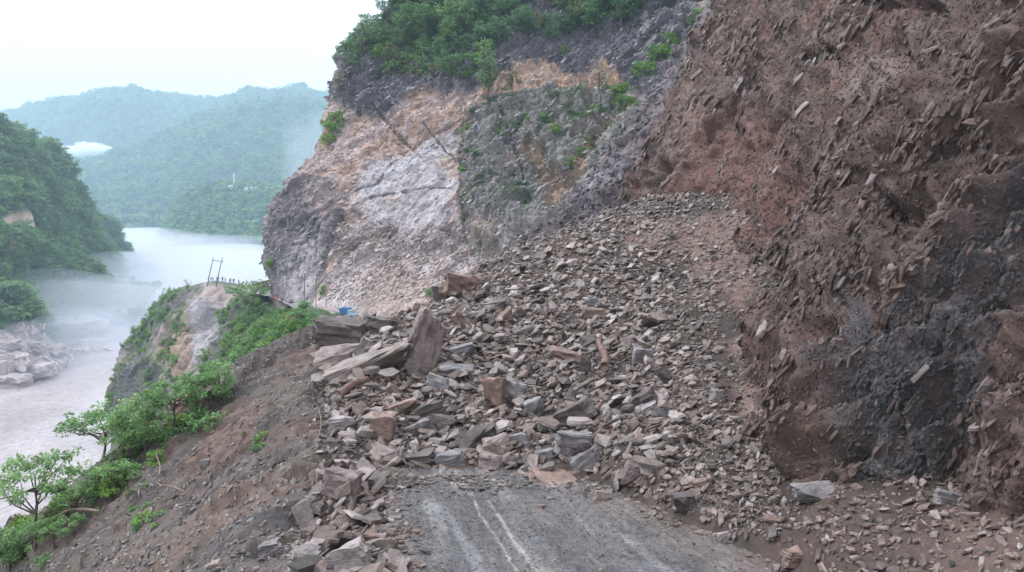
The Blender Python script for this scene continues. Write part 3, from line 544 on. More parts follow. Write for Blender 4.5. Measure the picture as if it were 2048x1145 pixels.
# ================================================================== VALLEY: left hill, knoll, two mountains, river
TD = [[(-260,240,760),(0,300,860),(80,350,960),(150,420,1100),(215,480,1300),(260,530,1450),(300,580,1200)],
 [(-260,170,560),(0,248,640),(80,312,740),(150,392,860),(213,462,1050),(250,512,1200),(292,568,930)],
 [(-260,300,480),(0,340,560),(80,400,630),(150,460,720),(215,505,860),(255,545,980),(294,578,860)],
 [(-260,450,420),(0,470,480),(80,510,540),(150,545,600),(215,570,690),(260,580,800),(297,590,760)],
 [(-260,620,370),(0,620,415),(80,630,460),(150,640,505),(215,650,550),(265,625,640),(300,602,690)],
 [(-260,740,350),(0,730,375),(80,712,405),(150,690,452),(215,682,480),(270,648,560),(303,608,660)],
 [(-260,800,344),(0,790,352),(95,762,380),(150,722,428),(220,704,452),(275,655,540),(306,612,650)]]
G, gpx, gpy = patch_grid(TD, 260, 300); Nd = gnormals(G); f3 = G.reshape(-1, 3); fn = Nd.reshape(-1, 3); px, py = gpx.ravel(), gpy.ravel()
A1, _ = facet(f3 * .02, 101, .9); B1, _ = facet(f3 * .08, 102, .9); n1 = fbm(f3, .01, 4, 103); n2 = fbm(f3, .05, 3, 104)
bank = polymask(px, py, [(-300,900),(-300,690),(0,680),(60,660),(110,640),(200,640),(280,660),(300,760),(120,830)], 14, n2 * 14)
f3d = f3 + fn * (A1 * 9 + B1 * (2.5 + 4 * bank) + n1 * 14)[:, None] * np.clip(np.minimum((790 - py) / 60, 1), .25, 1)[:, None]
c = np.tile([.045, .085, .04], (len(f3), 1)); c = cmix(c, (.36, .32, .31), bank); c = cmix(c, (.4, .3, .25), polymask(px, py, [(20,430),(45,420),(85,450),(70,470),(25,455)], 6, n2 * 5)); c = cmix(c, (.26, .24, .24), polymask(px, py, [(130,650),(200,630),(240,690),(140,710)], 16, n2 * 10))
finish(bpy.data.objects.new('left_hill', mesh_np('left_hill', f3d, gridfaces(260, 300), M_bank, c, False)), None, 'structure')
Gd = f3d.reshape(260, 300, 3); Nd2 = gnormals(Gd); Nd2[Nd2[..., 2] < 0] *= -1; BD = coarse_bvh(Gd, 2); dpx, dpy = gpx, gpy

def wl(px_, py_): return (px_, py_, 90 * F / (py_ - HZ))
def hill(name, T, nr_, nc_, amp, s, colr, mat):
    G, gpx, gpy = patch_grid(T, nr_, nc_); Nn = gnormals(G); f = G.reshape(-1, 3); n = Nn.reshape(-1, 3); sc1 = 1.0 / amp / 4.5
    edge = np.minimum(1, np.linspace(nr_ - 1, 0, nr_)[:, None] / (nr_ * .15) + .15).repeat(nc_, 1).ravel()
    d = (ridged(f, sc1, 5, s) * amp + fbm(f, sc1 * 4, 3, s + 3) * amp * .3) * edge
    f2 = f.copy(); f2[:, 2] += (d - amp * .4) 
    c = np.tile(colr, (len(f), 1)); c = cmix(c, (colr[0] * 1.5, colr[1] * 1.3, colr[2] * 1.2), sstep(0, .5, fbm(f, sc1 * 2, 4, s + 9)))
    finish(bpy.data.objects.new(name, mesh_np(name, f2, gridfaces(nr_, nc_), mat, c, True)), None, 'structure')
    G2 = f2.reshape(G.shape); N2 = gnormals(G2); N2[N2[..., 2] < 0] *= -1; return G2, N2, gpx, gpy
sky1 = [(-500,250),(-200,262),(0,239),(70,224),(150,214),(215,196),(270,191),(330,202),(370,212),(430,205),(500,197),(560,194),(605,188),(655,203),(760,210),(900,205),(1200,230),(1500,260)]
T1 = [[(a, b + 12, 5200) for a, b in sky1], [(a, b, 4200 + 200 * math.sin(i)) for i, (a, b) in enumerate(sky1)], [(a, b + 60, 3900 + 150 * math.sin(i * 2.1)) for i, (a, b) in enumerate(sky1)], [(a, b + 140, 3600) for a, b in sky1], [(a, b + 260, 2900) for a, b in sky1]]
H1 = hill('far_mountain', T1, 180, 360, 75, 111, (.06, .105, .05), M_far)
sky2 = [(60,400),(100,372),(150,345),(200,325),(240,306),(300,292),(350,268),(400,245),(450,230),(520,215),(580,210),(650,222),(760,250),(900,300)]
T2 = [[(a + 10, b + 10, 4000) for a, b in sky2], [(a, b, 3100 + i * 15) for i, (a, b) in enumerate(sky2)], [(a + 6, lerp(b, 466, .3), 2850 - 8 * i) for i, (a, b) in enumerate(sky2)], [(a + 6, lerp(b, 466, .6), 2550 - 8 * i) for i, (a, b) in enumerate(sky2)], [(a + 4, lerp(b, 466, .88), 2280) for a, b in sky2], [wl(a, 467) for a, b in sky2], [(a, 474, 1990) for a, b in sky2]]
H2 = hill('mountain', T2, 220, 300, 55, 121, (.055, .10, .045), M_far)
sky3 = [(318,478),(335,445),(358,405),(400,383),(440,374),(500,375),(545,384),(600,392),(700,400)]
bot3 = [(312,484),(330,488),(360,491),(400,496),(440,500),(490,504),(540,509),(600,514),(700,520)]
T3 = [[(a, b + 14, 2150) for a, b in sky3], [(a, b, 1850 - 10 * i) for i, (a, b) in enumerate(sky3)]] + [[(lerp(a[0], b[0], t), lerp(a[1], b[1], t), 1 / lerp(1 / (1850 - 10 * i), 1 / (90 * F / (b[1] - HZ)), t)) for i, (a, b) in enumerate(zip(sky3, bot3))] for t in (.35, .7, .93, 1.0)] + [[(b[0], b[1] + 5, 90 * F / (b[1] - HZ) * .99) for b in bot3]]
H3 = hill('knoll', T3, 150, 220, 11, 131, (.055, .105, .04), M_far)

# river
Yr = np.geomspace(90, 6000, 320); ar = np.linspace(-1.3, .8, 200); X = Yr[:, None] * ar[None]; Yy = np.repeat(Yr[:, None], 200, 1)
r3 = np.stack([X, Yy, 0 * X], 2).reshape(-1, 3); qq = r3 * np.array([1, .5, 1])
r3[:, 2] = RIVER + fbm(qq, .035, 5, 141) * .8 + ridged(qq, .12, 3, 142) * .25
c = np.tile([.36, .325, .34], (len(r3), 1)); nn = fbm(r3 * np.array([1, .35, 1]), .02, 5, 143); c = cmix(c, (.46, .42, .43), sstep(.1, .6, nn)); c = cmix(c, (.34, .30, .30), sstep(.1, .6, -nn))
M_water = ground_mat('silty_water', .12, .6, .35, .6, .22, (.92, 1.08), (1, .5, 1), spec=.5)
finish(bpy.data.objects.new('river', mesh_np('river', r3, gridfaces(320, 200), M_water, c, True)), None, 'structure')
#@@PART2
# ================================================================== STONES
rs = np.random.RandomState(7)
slabs = [slab_mesh('stone', rs, M_debris, rs.uniform(.10, .28), rs.randint(5, 8), rs.randint(2, 4)) for _ in range(14)] + [block_mesh('stone', rs, M_debris, 12, (1, .7, .36)) for _ in range(5)]
chips = [slab_mesh('chip', rs, M_chip, rs.uniform(.12, .26), rs.randint(4, 7), 2) for _ in range(8)]; gchips = [block_mesh('chip', rs, M_greychip, 9, (1, .6, .3)) for _ in range(8)]
shards = [slab_mesh('rock_slab', rs, M_wallshard, rs.uniform(.14, .3), rs.randint(5, 8), 3) for _ in range(8)] + [block_mesh('rock_slab', rs, M_wallshard, 11, (1, .6, .3)) for _ in range(5)]
dshards = [slab_mesh('rock_slab', rs, M_darkshard, rs.uniform(.2, .4), rs.randint(5, 8), 3) for _ in range(6)]
C_slab = make_sources(slabs, 'slab'); C_chip = make_sources(chips, 'chip'); C_gchip = make_sources(gchips, 'gchip'); C_shard = make_sources(shards, 'shard'); C_dshard = make_sources(dshards, 'dshard')
PX, PY = topix(Gt.reshape(-1, 3)); PX = shp(PX, Gt); PY = shp(PY, Gt)
rocky = heapg * (1 - .85 * shp(polymask(PX.ravel(), PY.ravel(), [(1470,560),(1540,600),(1545,760),(1540,900),(1500,860),(1420,720),(1440,600)], 14), Gt)) * (PX < 1560) * (PX > 560)
toe = np.clip(rocky + shp(polymask(PX.ravel(), PY.ravel(), [(600,1000),(680,900),(780,930),(770,1000),(800,1145),(900,1400),(600,1400),(560,1145)], 10), Gt) * (GY < 24) * .45, 0, 1)
roadpoly = shp(inroad > .5, Gt)
toe = toe * ~roadpoly
def sizef(px_, py_, Y_): return lerp(1.0, .6, sstep(1260, 1500, px_)) * lerp(1, .95, sstep(620, 480, py_))
def rub(n_, lo, hi, pw, wmap, seed, tilt=.42, lift=.22, sf=sizef):
    r_ = np.random.RandomState(seed); pt, nn, _ = sample_grid(Gt, Nt, n_, r_, wmap); x_, y_ = topix(pt)
    sz = (lo + (hi - lo) * r_.rand(n_) ** pw) * (sf(x_, y_, pt[:, 1]) if sf else 1)
    R = lie_on(nn, r_, tilt, bias=(np.array([0, 1., 0]), -.12, .3)); S = np.stack([sz * r_.uniform(.8, 1.25, n_), sz * r_.uniform(.7, 1.1, n_), sz * r_.uniform(.6, 1.15, n_)], 1)
    pt = pt + nn * (sz * lift * r_.uniform(-.4, 1.3, n_))[:, None]; return pt, R, S, sz
E = euler_from
wv = rocky * np.clip(38 / GY, .8, 1.4)
pt, R, S, sz = rub(27000, .26, .74, 2.3, wv, 1, .36, .3); scatter('rubble', pt, E(R), S, rs.randint(0, len(slabs), len(pt)), C_slab, heap_o)
pt, R, S, sz = rub(52000, .10, .30, 1.7, toe * np.clip(26 / GY, .2, 3), 2, .5, .25); scatter('rubble', pt, E(R), S, rs.randint(0, len(slabs), len(pt)), C_slab, heap_o)
fine = np.clip(heapg, 0, 1) * (PX > 1180) * np.clip(22 / GY, .2, 4) * ~roadpoly
pt, R, S, sz = rub(52000, .06, .3, 2.6, fine, 3, .38, .25, None); scatter('rubble', pt, E(R), S, rs.randint(0, len(chips), len(pt)), C_chip, heap_o)
near = np.clip(heapg, 0, 1) * (GY < 27) * np.clip(18 / GY, .2, 4) * ~roadpoly * (PX > 1150)
pt, R, S, sz = rub(16000, .08, .26, 2.4, near, 33, .45, .25, None); scatter('rubble', pt, E(R), S, rs.randint(0, len(slabs), len(pt)), C_slab, heap_o)
sl = (1 - heapg) * ~roadpoly * (PX > -150) * (PX < 820) * np.clip(28 / GY, .2, 3)
pt, R, S, sz = rub(90000, .045, .24, 3.2, sl, 4, .35, .15, None); scatter('slope_gravel', pt, E(R), S, rs.randint(0, len(gchips), len(pt)), C_gchip, ground_o)
big_ = (1 - heapg) * ~roadpoly * (PX > -50) * (PX < 800); pt, R, S, sz = rub(1500, .12, .42, 3.0, big_, 5, .4, .2, None); scatter('slope_stones', pt, E(R), S, rs.randint(0, len(slabs), len(pt)), C_slab, ground_o)
r_ = np.random.RandomState(8); n_ = 26000; Y_ = 10 + 13.4 * r_.rand(n_); l_, rr_ = road_edges(Y_); uu = r_.rand(n_); uu = np.where(r_.rand(n_) < .4, r_.choice([0, 1], n_) + r_.normal(0, .07, n_), uu); X_ = l_ + (rr_ - l_) * np.clip(uu, 0, 1); sz = .015 + .06 * r_.rand(n_) ** 3
R = lie_on(np.tile([0, .127, .99], (n_, 1)), r_, .3); scatter('road_gravel', np.stack([X_, Y_, zroad(Y_) + sz * .1], 1), E(R), np.stack([sz] * 3, 1), r_.randint(0, 8, n_), C_gchip, bpy.data.objects['road'])

n_ = 2600; Y_ = 10 + 13 * r_.rand(n_); l_, rr_ = road_edges(Y_); sd_ = r_.rand(n_) < .5; X_ = np.where(sd_, l_ - .15 + np.abs(r_.normal(0, .28, n_)), rr_ + .1 - np.abs(r_.normal(0, .4, n_))); sz = .05 + .22 * r_.rand(n_) ** 2.6
Ye = 21.3 - np.abs(r_.normal(0, .9, n_)); te = r_.rand(n_) < .3; l2, r2 = road_edges(Ye); X_ = np.where(te, l2 + (r2 - l2) * r_.rand(n_), X_); Y_ = np.where(te, Ye, Y_)
scatter('road_stones', np.stack([X_, Y_, zroad(Y_) + sz * .08], 1), E(lie_on(np.tile([0, .127, .99], (n_, 1)), r_, .25)), np.stack([sz] * 3, 1), r_.randint(0, len(slabs), n_), C_slab, bpy.data.objects['road'])
# the larger stones of the heap, one object each
def place_mat(o, loc, R3, S3):
    M = Matrix([[R3[i][j] * S3[j] for j in range(3)] + [loc[i]] for i in range(3)] + [[0, 0, 0, 1]]); o.matrix_world = M
pt, R, S, sz = rub(290, .62, 1.05, 1.5, rocky * (PX < 1330) * (GY < 47), 6, .55, .38, None)
for i in range(len(pt)):
    o = bpy.data.objects.new('stone', slabs[rs.randint(len(slabs))]); finish(o, heap_o); o['label'] = ''; del o['label']; place_mat(o, pt[i], R[i], S[i])

# boulders and slabs one can point to: (px, py, width, height, roll, depth ratio, look, strata, label)
HERO = [
 (923,573,72,54,-12,.8,'brown',4,'large angular brown block perched on the crest of the debris heap'),
 (857,632,44,18,12,.8,'pale',6,'pale flat slab lying on top of the big leaning slab'),
 (853,690,64,136,-20,.55,'mauve',6,'biggest leaning mauve slab standing upright at the left crest of the heap'),
 (736,731,168,40,18,.6,'tan',5,'long tan beam-shaped slab sloping up to the foot of the leaning slab'),
 (686,664,98,46,-8,.8,'dark',9,'dark brown laminated boulder at the far left end of the crest'),
 (752,652,66,38,-14,.8,'dark',8,'dark split boulder just right of the leftmost crest boulder'),
 (791,612,64,20,-24,.8,'brown',6,'thin brown slab tipped down to the right above the crest boulders'),
 (840,616,36,22,0,.8,'brown',3,'small triangular brown stone on the crest left of the pale flat slab'),
 (789,643,28,28,25,.7,'brown',4,'upright pointed brown stone in the dark hollow of the crest'),
 (924,645,50,22,-45,.7,'brown',6,'brown bar-like stone tilted down right beside the leaning slab'),
 (679,709,84,34,2,.8,'mauve',9,'mauve layered slab at the left edge above the long tan slab'),
 (730,698,30,40,-30,.6,'pale',4,'small pale slab standing on end above the long tan slab'),
 (879,590,30,34,5,.8,'dark',6,'dark block tucked left of the brown block on the crest'),
 (875,769,44,36,-8,.7,'blue',4,'blue grey flat stone facing out below the leaning slab'),
 (989,789,44,62,0,.8,'rust',4,'tall rust coloured block in the middle of the heap'),
 (1024,786,44,48,-20,.8,'grey',7,'grey block leaning against the rust coloured block'),
 (1133,716,66,30,-12,.8,'brown',5,'broad brown stone left of the upright broken log'),
 (1071,820,40,42,22,.5,'blue',4,'pale blue square slab right of and below the rust block'),
 (1150,833,80,48,27,.7,'dark',8,'large dark wedge-shaped boulder beside the splintered stump'),
 (1000,741,56,28,6,.8,'dark',8,'dark brown layered slab above the rust coloured block'),
 (811,818,64,28,17,.7,'brown',8,'brown ribbed slab rising right in the lower left heap'),
 (857,828,62,40,14,.7,'dark',8,'dark ribbed slab touching the right of the brown ribbed slab'),
 (765,853,50,54,-4,.6,'brown',3,'square brown face-on block in the lower left of the heap'),
 (844,864,46,40,24,.6,'grey',5,'grey tilted block two stones right of the square brown block'),
 (886,852,54,34,-6,.7,'dark',6,'dark grey fan-shaped stone above the toe of the heap'),
 (829,918,70,30,6,.8,'dark',8,'dark brown flat boulder resting on the road at the left of the toe'),
 (769,910,54,30,-22,.8,'mauve',6,'mauve stone sloping down right at the top left corner of the road'),
 (901,918,58,28,8,.8,'grey',6,'grey brown stone on the road edge right of the dark flat boulder'),
 (952,880,74,40,10,.8,'dark',8,'big dark brown slab set above the middle of the toe'),
 (994,896,50,40,14,.8,'tan',4,'tan chunky stone above the pale brown toe stone'),
 (985,926,58,30,-10,.8,'mauve',5,'pale brown pointed stone at the middle of the toe on the road'),
 (1018,923,30,28,30,.8,'mauve',5,'small mauve stone just right of the pointed toe stone'),
 (1036,885,40,34,20,.6,'blue',4,'pale blue stone at the head of the toe above the road centre'),
 (1088,912,34,22,8,.6,'blue',3,'small square blue stone right of the toe centre'),
 (1146,885,64,42,-6,.7,'grey',6,'wide smooth grey slab above the right part of the toe'),
 (1172,924,58,38,32,.6,'grey',5,'grey speckled slab tilted up right near the right toe'),
 (1003,632,36,34,0,.8,'brown',4,'squarish brown block near the crest right of the brown block'),
 (989,612,54,18,10,.8,'pale',6,'pale layered slab right of the brown block on the crest'),
 (954,632,30,16,8,.8,'pale',4,'small pale stone under the brown block on the crest'),
 (690,846,54,28,8,.8,'pale',5,'pale stone at the left margin below the reddish log'),
 (697,873,42,20,4,.8,'mauve',4,'mauve stone at the left margin level with the square brown block'),
 (684,966,66,52,-10,.8,'mauve',5,'large rounded mauve boulder on the left verge of the road'),
 (693,1117,92,60,10,.8,'pale',3,'large pale boulder at the bottom edge left of the road'),
 (614,1122,70,46,-4,.8,'pale',4,'second pale boulder left of the large pale one on the verge'),
 (748,1081,40,26,-16,.8,'rust',5,'rust coloured stone on the verge right above the large pale boulder'),
 (786,1127,44,28,0,.8,'grey',5,'grey stone at the bottom left corner of the road'),
 (1120,966,84,9,-2,2.5,'brown',3,'thin plank-like brown slab lying along the right toe'),
 (1205,994,44,26,-14,.8,'tan',3,'tan stone sitting on the right edge of the road'),
 (1268,952,42,44,-20,.5,'mauve',4,'pale mauve plate above the right edge of the road'),
 (1372,1011,42,44,6,.8,'dark',3,'blackish rounded block low on the right of the heap'),
 (1404,972,36,26,16,.8,'brown',4,'brown stone just above the blackish rounded block'),
 (1447,1074,26,30,20,.7,'pale',4,'pale stone right of the road below the blackish block'),
 (1586,1118,38,36,0,.8,'brown',4,'brown block at the bottom edge under the dark wall'),
 (1436,794,32,28,-14,.5,'pale',3,'pale plate alone among fine scree near the wall'),
 (1547,1042,38,16,-6,.9,'brown',5,'low brown stone at the foot of the dark wall'),
 (1632,987,84,40,10,.8,'grey',5,'long grey boulder against the foot of the dark wall'),
 (1898,998,52,28,-10,.8,'grey',4,'grey boulder half buried at the right foot of the wall'),
 (540,1096,46,24,10,.8,'grey',4,'grey flat stone lying alone on the bare slope'),
 (430,1131,24,18,20,.8,'tan',3,'small tan stone at the bottom of the bare slope'),
 (409,927,18,16,0,.8,'blue',2,'small round blue stone on the brown part of the slope'),
 (520,1068,40,12,10,.8,'dark',4,'dark flat stone above the grey stone on the bare slope'),
 (1186,630,46,26,-4,.7,'brown',4,'brown block in the upper middle of the heap'),
 (1183,606,26,18,14,.6,'blue',3,'small blue stone above the brown block of the upper middle heap'),
 (1284,714,36,36,-10,.5,'blue',4,'blue grey plate standing right of the upright log'),
 (1288,803,56,32,32,.7,'dark',9,'black ribbed slab rising right of the splintered stump'),
 (1292,822,48,18,26,.7,'grey',7,'grey slab lying under the black ribbed slab'),
 (1227,814,64,15,20,.8,'pale',6,'long narrow pale slab directly right of the splintered stump'),
 (1322,828,36,28,4,.7,'blue',5,'blue layered stone right of the black ribbed slab'),
 (1286,890,66,24,6,.8,'dark',8,'dark overhanging slab in the lower right heap'),
 (1262,880,46,14,6,.9,'rust',5,'rust topped slab on the dark overhanging slab'),
 (1214,860,34,22,-14,.8,'rust',4,'small dark red stone below the splintered stump'),
 (1050,665,40,20,14,.8,'grey',6,'grey slab in the upper left heap below the squarish block'),
 (915,745,60,26,-4,.8,'grey',8,'grey crumbling slab right of the foot of the leaning slab'),
 (925,705,50,26,12,.8,'blue',7,'blue grey ridged stone right of the leaning slab'),
 (672,620,1,1,0,1,'dark',3,None)]
for i, (x_, y_, w_, h_, roll, dr, look, strata, lab) in enumerate(HERO):
    if lab is None: continue
    hp, hn = cast(BG, x_, y_ + h_ * .28)
    if hp is None: continue
    Y_ = hp[1]; sc1 = Y_ / F; W_, H_ = w_ * sc1, h_ * sc1
    o = bpy.data.objects.new('slab' if (W_ > 2.2 * H_ or look in ('blue',)) else 'boulder', fine_rock('rock', 300 + i, (W_ * 1.05, max(W_ * .7, H_) * dr, H_ * 1.08), ROCKM[look], strata, 18, .055, 5))
    finish(o, None, None, lab, 'rock'); o.location = P(x_, y_, Y_)
    o.rotation_euler = (rs.uniform(-.15, .15), -math.radians(roll), rs.uniform(-.25, .25))

# beds and shards standing out of the cut wall
wx, wy = topix(Gw.reshape(-1, 3)); WX = shp(wx, Gw); WY = shp(wy, Gw); SM = shp(soilm, Gw)
darkz = shp(polymask(wx, wy, [(1680,760),(1760,640),(1900,480),(2100,300),(2150,560),(1980,640),(1960,760),(1880,900),(1860,990),(1720,960),(1700,860)], 40), Gw)
vis = (WX > 1180) & (WX < 2300) & (WY > -120) & (WY < 1090)
def wallshards(n_, lo, hi, pw, wmap, seed, tilt=.4, out_=.12, fs=1.0):
    r_ = np.random.RandomState(seed); pt, nn, _ = sample_grid(Gw, Nw2, n_, r_, wmap)
    sz = (lo + (hi - lo) * r_.rand(n_) ** pw) * np.clip(pt[:, 1] / 22, .7, 1.8) ** fs
    bz = e2 * .75 + e3 * .66; bz = bz / np.linalg.norm(bz); bx = e1 - bz * (e1 @ bz); bx /= np.linalg.norm(bx); B = np.stack([bx, np.cross(bz, bx), bz], 1)
    ax = r_.normal(0, 1, (n_, 3)); R = axis_rot(ax, np.abs(r_.normal(0, tilt, n_))) @ B
    return pt + nn * (sz * out_ * r_.uniform(-.6, 1, n_))[:, None], R, np.stack([sz * r_.uniform(.9, 1.6, n_), sz * r_.uniform(.6, 1, n_), sz * r_.uniform(.7, 1.3, n_)], 1)
clump = np.clip(shp(sstep(-.05, .5, fbm(Gw.reshape(-1, 3), .4, 3, 67)), Gw) * .6 + shp(ledge, Gw) * 1.3, 0, 1.6)
base_w = vis * (1 - .8 * SM) * np.clip(24 / Gw[..., 1], .25, 2) * (.05 + clump)
pt, R, S = wallshards(42000, .06, .55, 3.0, base_w * (clump ** 1.3 + .04) * (1 - SM) * (1 - .75 * darkz), 11, .5, .0); scatter('shale_shards', pt, E(R), S, rs.randint(0, len(shards), len(pt)), C_shard, wall_o)
pt, R, S = wallshards(150000, .03, .15, 2.0, vis * (.9 + .5 * (1 - SM)) * np.clip(24 / Gw[..., 1], .25, 3) * (1 - darkz * .8), 12, 1.3, .06); scatter('shale_chips', pt, E(R), S, rs.randint(0, len(shards), len(pt)), C_shard, wall_o)
pt, R, S = wallshards(26000, .03, .26, 3.2, vis * darkz * (.3 + clump), 13, .6, .02); scatter('coal_shale_shards', pt, E(R), S, rs.randint(0, len(dshards), len(pt)), C_dshard, wall_o)
pt, R, S = wallshards(240, .3, .78, 1.8, base_w * clump * (1 - SM) * (1 - .6 * darkz) + vis * shp(polymask(wx, wy, [(1290,330),(1340,200),(1400,150),(1430,60),(1470,60),(1450,180),(1380,330),(1330,440)], 12), Gw) * .6, 14, .35, .16)
for i in range(len(pt)):
    o = bpy.data.objects.new('rock_slab', shards[rs.randint(len(shards))]); finish(o, wall_o); place_mat(o, pt[i], R[i], S[i])
# scree slope texture stones
gg = gnormals(Gg); r_ = np.random.RandomState(17); pt, nn, _ = sample_grid(Gg, gg, 9000, r_); sz = .25 + .9 * r_.rand(9000) ** 2.5
scatter('scree_stones', pt, E(lie_on(nn, r_, .6)), np.stack([sz * 1.4, sz * .8, sz], 1), r_.randint(0, len(dshards), 9000), C_dshard, bpy.data.objects['scree_slope'])
# talus chips at the cliff foot
r_ = np.random.RandomState(18); cm_ = shp(polymask(cpx.ravel(), cpy.ravel(), [(640,640),(700,590),(760,520),(880,560),(980,560),(990,650),(640,650)], 12), Gc); pt, nn, _ = sample_grid(Gc, Nc2, 5000, r_, cm_); sz = .15 + .8 * r_.rand(5000) ** 4
scatter('talus', pt, E(lie_on(nn, r_, .5)), np.stack([sz] * 3, 1), r_.randint(0, len(chips), 5000), C_chip, bpy.data.objects['cliff'])
M_clp = stone_mat('cliff_block', [(.34, .29, .285), (.40, .34, .33), (.28, .25, .26), (.42, .32, .26), (.2, .18, .19)], lam=6); M_cld = stone_mat('dark_cliff_block', [(.10, .098, .11), (.15, .148, .155), (.2, .195, .2), (.12, .115, .13), (.24, .22, .21)], lam=6)
cb1 = [block_mesh('rock_block', rs, M_clp, 10, (1, .7, .5)) for _ in range(6)]; cb2 = [block_mesh('rock_block', rs, M_cld, 10, (1, .6, .45)) for _ in range(6)]; C_cb1 = make_sources(cb1, 'clp'); C_cb2 = make_sources(cb2, 'cld')
r_ = np.random.RandomState(118); cvis = (cpx > 530) & (cpx < 1420) & (cpy < 600); dk = shp(np.clip(vdark + topd + butt * .8, 0, 1), Gc); pl = shp(np.clip(pale * .35 + lowm, 0, 1) * (1 - polished * .8), Gc)
for wm, n_, cc2, hi_ in ((cvis * dk * (1 - shp(rimt, Gc)), 13000, C_cb2, 1.5), (cvis * pl * (1 - dk), 9000, C_cb1, 1.2)):
    pt, nn, _ = sample_grid(Gc, Nc2, n_, r_, wm); sz = .35 + hi_ * r_.rand(n_) ** 2.6
    dirz = np.tile([-.55, -.25, .8], (n_, 1)) + r_.normal(0, .22, (n_, 3)); scatter('cliff_blocks', pt, E(lie_on(dirz, r_, .3, np.full(n_, .3))), np.stack([sz * 1.3, sz * .8, sz * .8], 1), r_.randint(0, 6, n_), cc2, bpy.data.objects['cliff'])
# bank rocks and pale boulders by the river
bould = [block_mesh('bank_rock', rs, ROCKM['bank'], 30, (1, .8, .5)) for _ in range(6)]; C_bould = make_sources(bould, 'bould')
r_ = np.random.RandomState(19); bm_ = shp(bank, Gd) * (dpy > 640) * (dpx > -60); pt, nn, _ = sample_grid(Gd, Nd2, 1500, r_, bm_); sz = .8 + 4 * r_.rand(1500) ** 3
scatter('bank_rocks', pt, E(lie_on(nn, r_, .3)), np.stack([sz * 1.3, sz, sz * .8], 1), r_.randint(0, 6, 1500), C_bould, bpy.data.objects['left_hill'])
for i, (x_, y_, w_, h_, lab) in enumerate([(70,742,74,26,'long low pale boulder reaching into the river'),(35,722,70,30,'pale boulder on the left bank above the waterline'),(28,766,60,34,'pinkish boulder nearest us at the left bank'),(8,745,40,44,'pale boulder cut by the left edge of the photo'),
      (72,694,44,20,'small pale rock uphill of the long boulder'),(150,668,110,60,'huge grey hump of rock in the mist on the far bank'),(105,700,50,18,'flat grey rock beside the misty hump at the water'),(190,690,60,20,'low grey ledge under the misty hump'),(20,690,44,20,'light stone near the trees of the left bank'),(228,640,70,50,'hazy rock shoulder farther along the left bank')]):
    hp, hn = cast(BD, x_, y_ + h_ * .3)
    if hp is None: hp = Vector(P(x_, y_ + h_ * .4, 90 * F / (y_ + h_ * .4 - HZ)))
    k_ = hp[1] / F; o = bpy.data.objects.new('boulder', fine_rock('river_boulder', 500 + i, (w_ * k_ * .85, w_ * k_ * .7, h_ * k_ * 1.05), ROCKM['bank'], 5, 40, .09, 3, .5)); finish(o, None, None, lab, 'boulder'); o.location = P(x_, y_, hp[1])

# ================================================================== VEGETATION
def tube(pts, rad, k=6):
    pts = np.array(pts, float); V = []; n_ = len(pts)
    for i in range(n_):
        d = pts[min(i + 1, n_ - 1)] - pts[max(i - 1, 0)]; d /= np.linalg.norm(d) + 1e-9; a = np.cross(d, [.3, .9, .1]); a /= np.linalg.norm(a) + 1e-9; b = np.cross(d, a)
        for j in range(k): t = 2 * math.pi * j / k; V.append(pts[i] + (a * math.cos(t) + b * math.sin(t)) * rad[i])
    Fq = [(i * k + j, i * k + (j + 1) % k, (i + 1) * k + (j + 1) % k, (i + 1) * k + j) for i in range(n_ - 1) for j in range(k)]
    for e_ in (0, (n_ - 1) * k): Fq += [(e_, e_ + 1, e_ + 2, e_ + 3), (e_, e_ + 3, e_ + 4, e_ + 5)]
    return np.array(V), np.array(Fq)
def merge(parts):
    V = []; Fq = []; o_ = 0
    for v, f in parts: V.append(v); Fq.append(f + o_); o_ += len(v)
    return np.concatenate(V), np.concatenate(Fq)
def leaves(r_, cen, crad, n_per, size, flat=.6, long=1.6, droop=.0):
    n_ = len(cen) * n_per; c = np.repeat(cen, n_per, 0); cr = np.repeat(crad, n_per); d = r_.normal(0, 1, (n_, 3)); d /= np.linalg.norm(d, axis=1, keepdims=True); rr_ = r_.rand(n_) ** .45
    off_ = d * (rr_ * cr)[:, None]; off_[:, 2] *= flat; pos = c + off_
    ax = d + r_.normal(0, .6, (n_, 3)); ax[:, 2] = ax[:, 2] * .5 - droop; ax /= np.linalg.norm(ax, axis=1, keepdims=True)
    up = r_.normal(0, .5, (n_, 3)) + np.array([0, 0, 1.]); b = np.cross(up, ax); b /= np.linalg.norm(b, axis=1, keepdims=True) + 1e-9
    s = size * r_.uniform(.6, 1.3, n_)[:, None]; L_ = ax * s * long; W_ = b * s * .5
    V = np.stack([pos - L_ * .1, pos + L_ * .45 + W_, pos + L_, pos + L_ * .45 - W_], 1).reshape(-1, 3); Fq = np.arange(n_ * 4).reshape(-1, 4)
    v = np.clip(np.repeat(r_.rand(len(cen)), n_per) * .6 + r_.rand(n_) * .4, 0, 1); return V, Fq, np.repeat(v, 4)
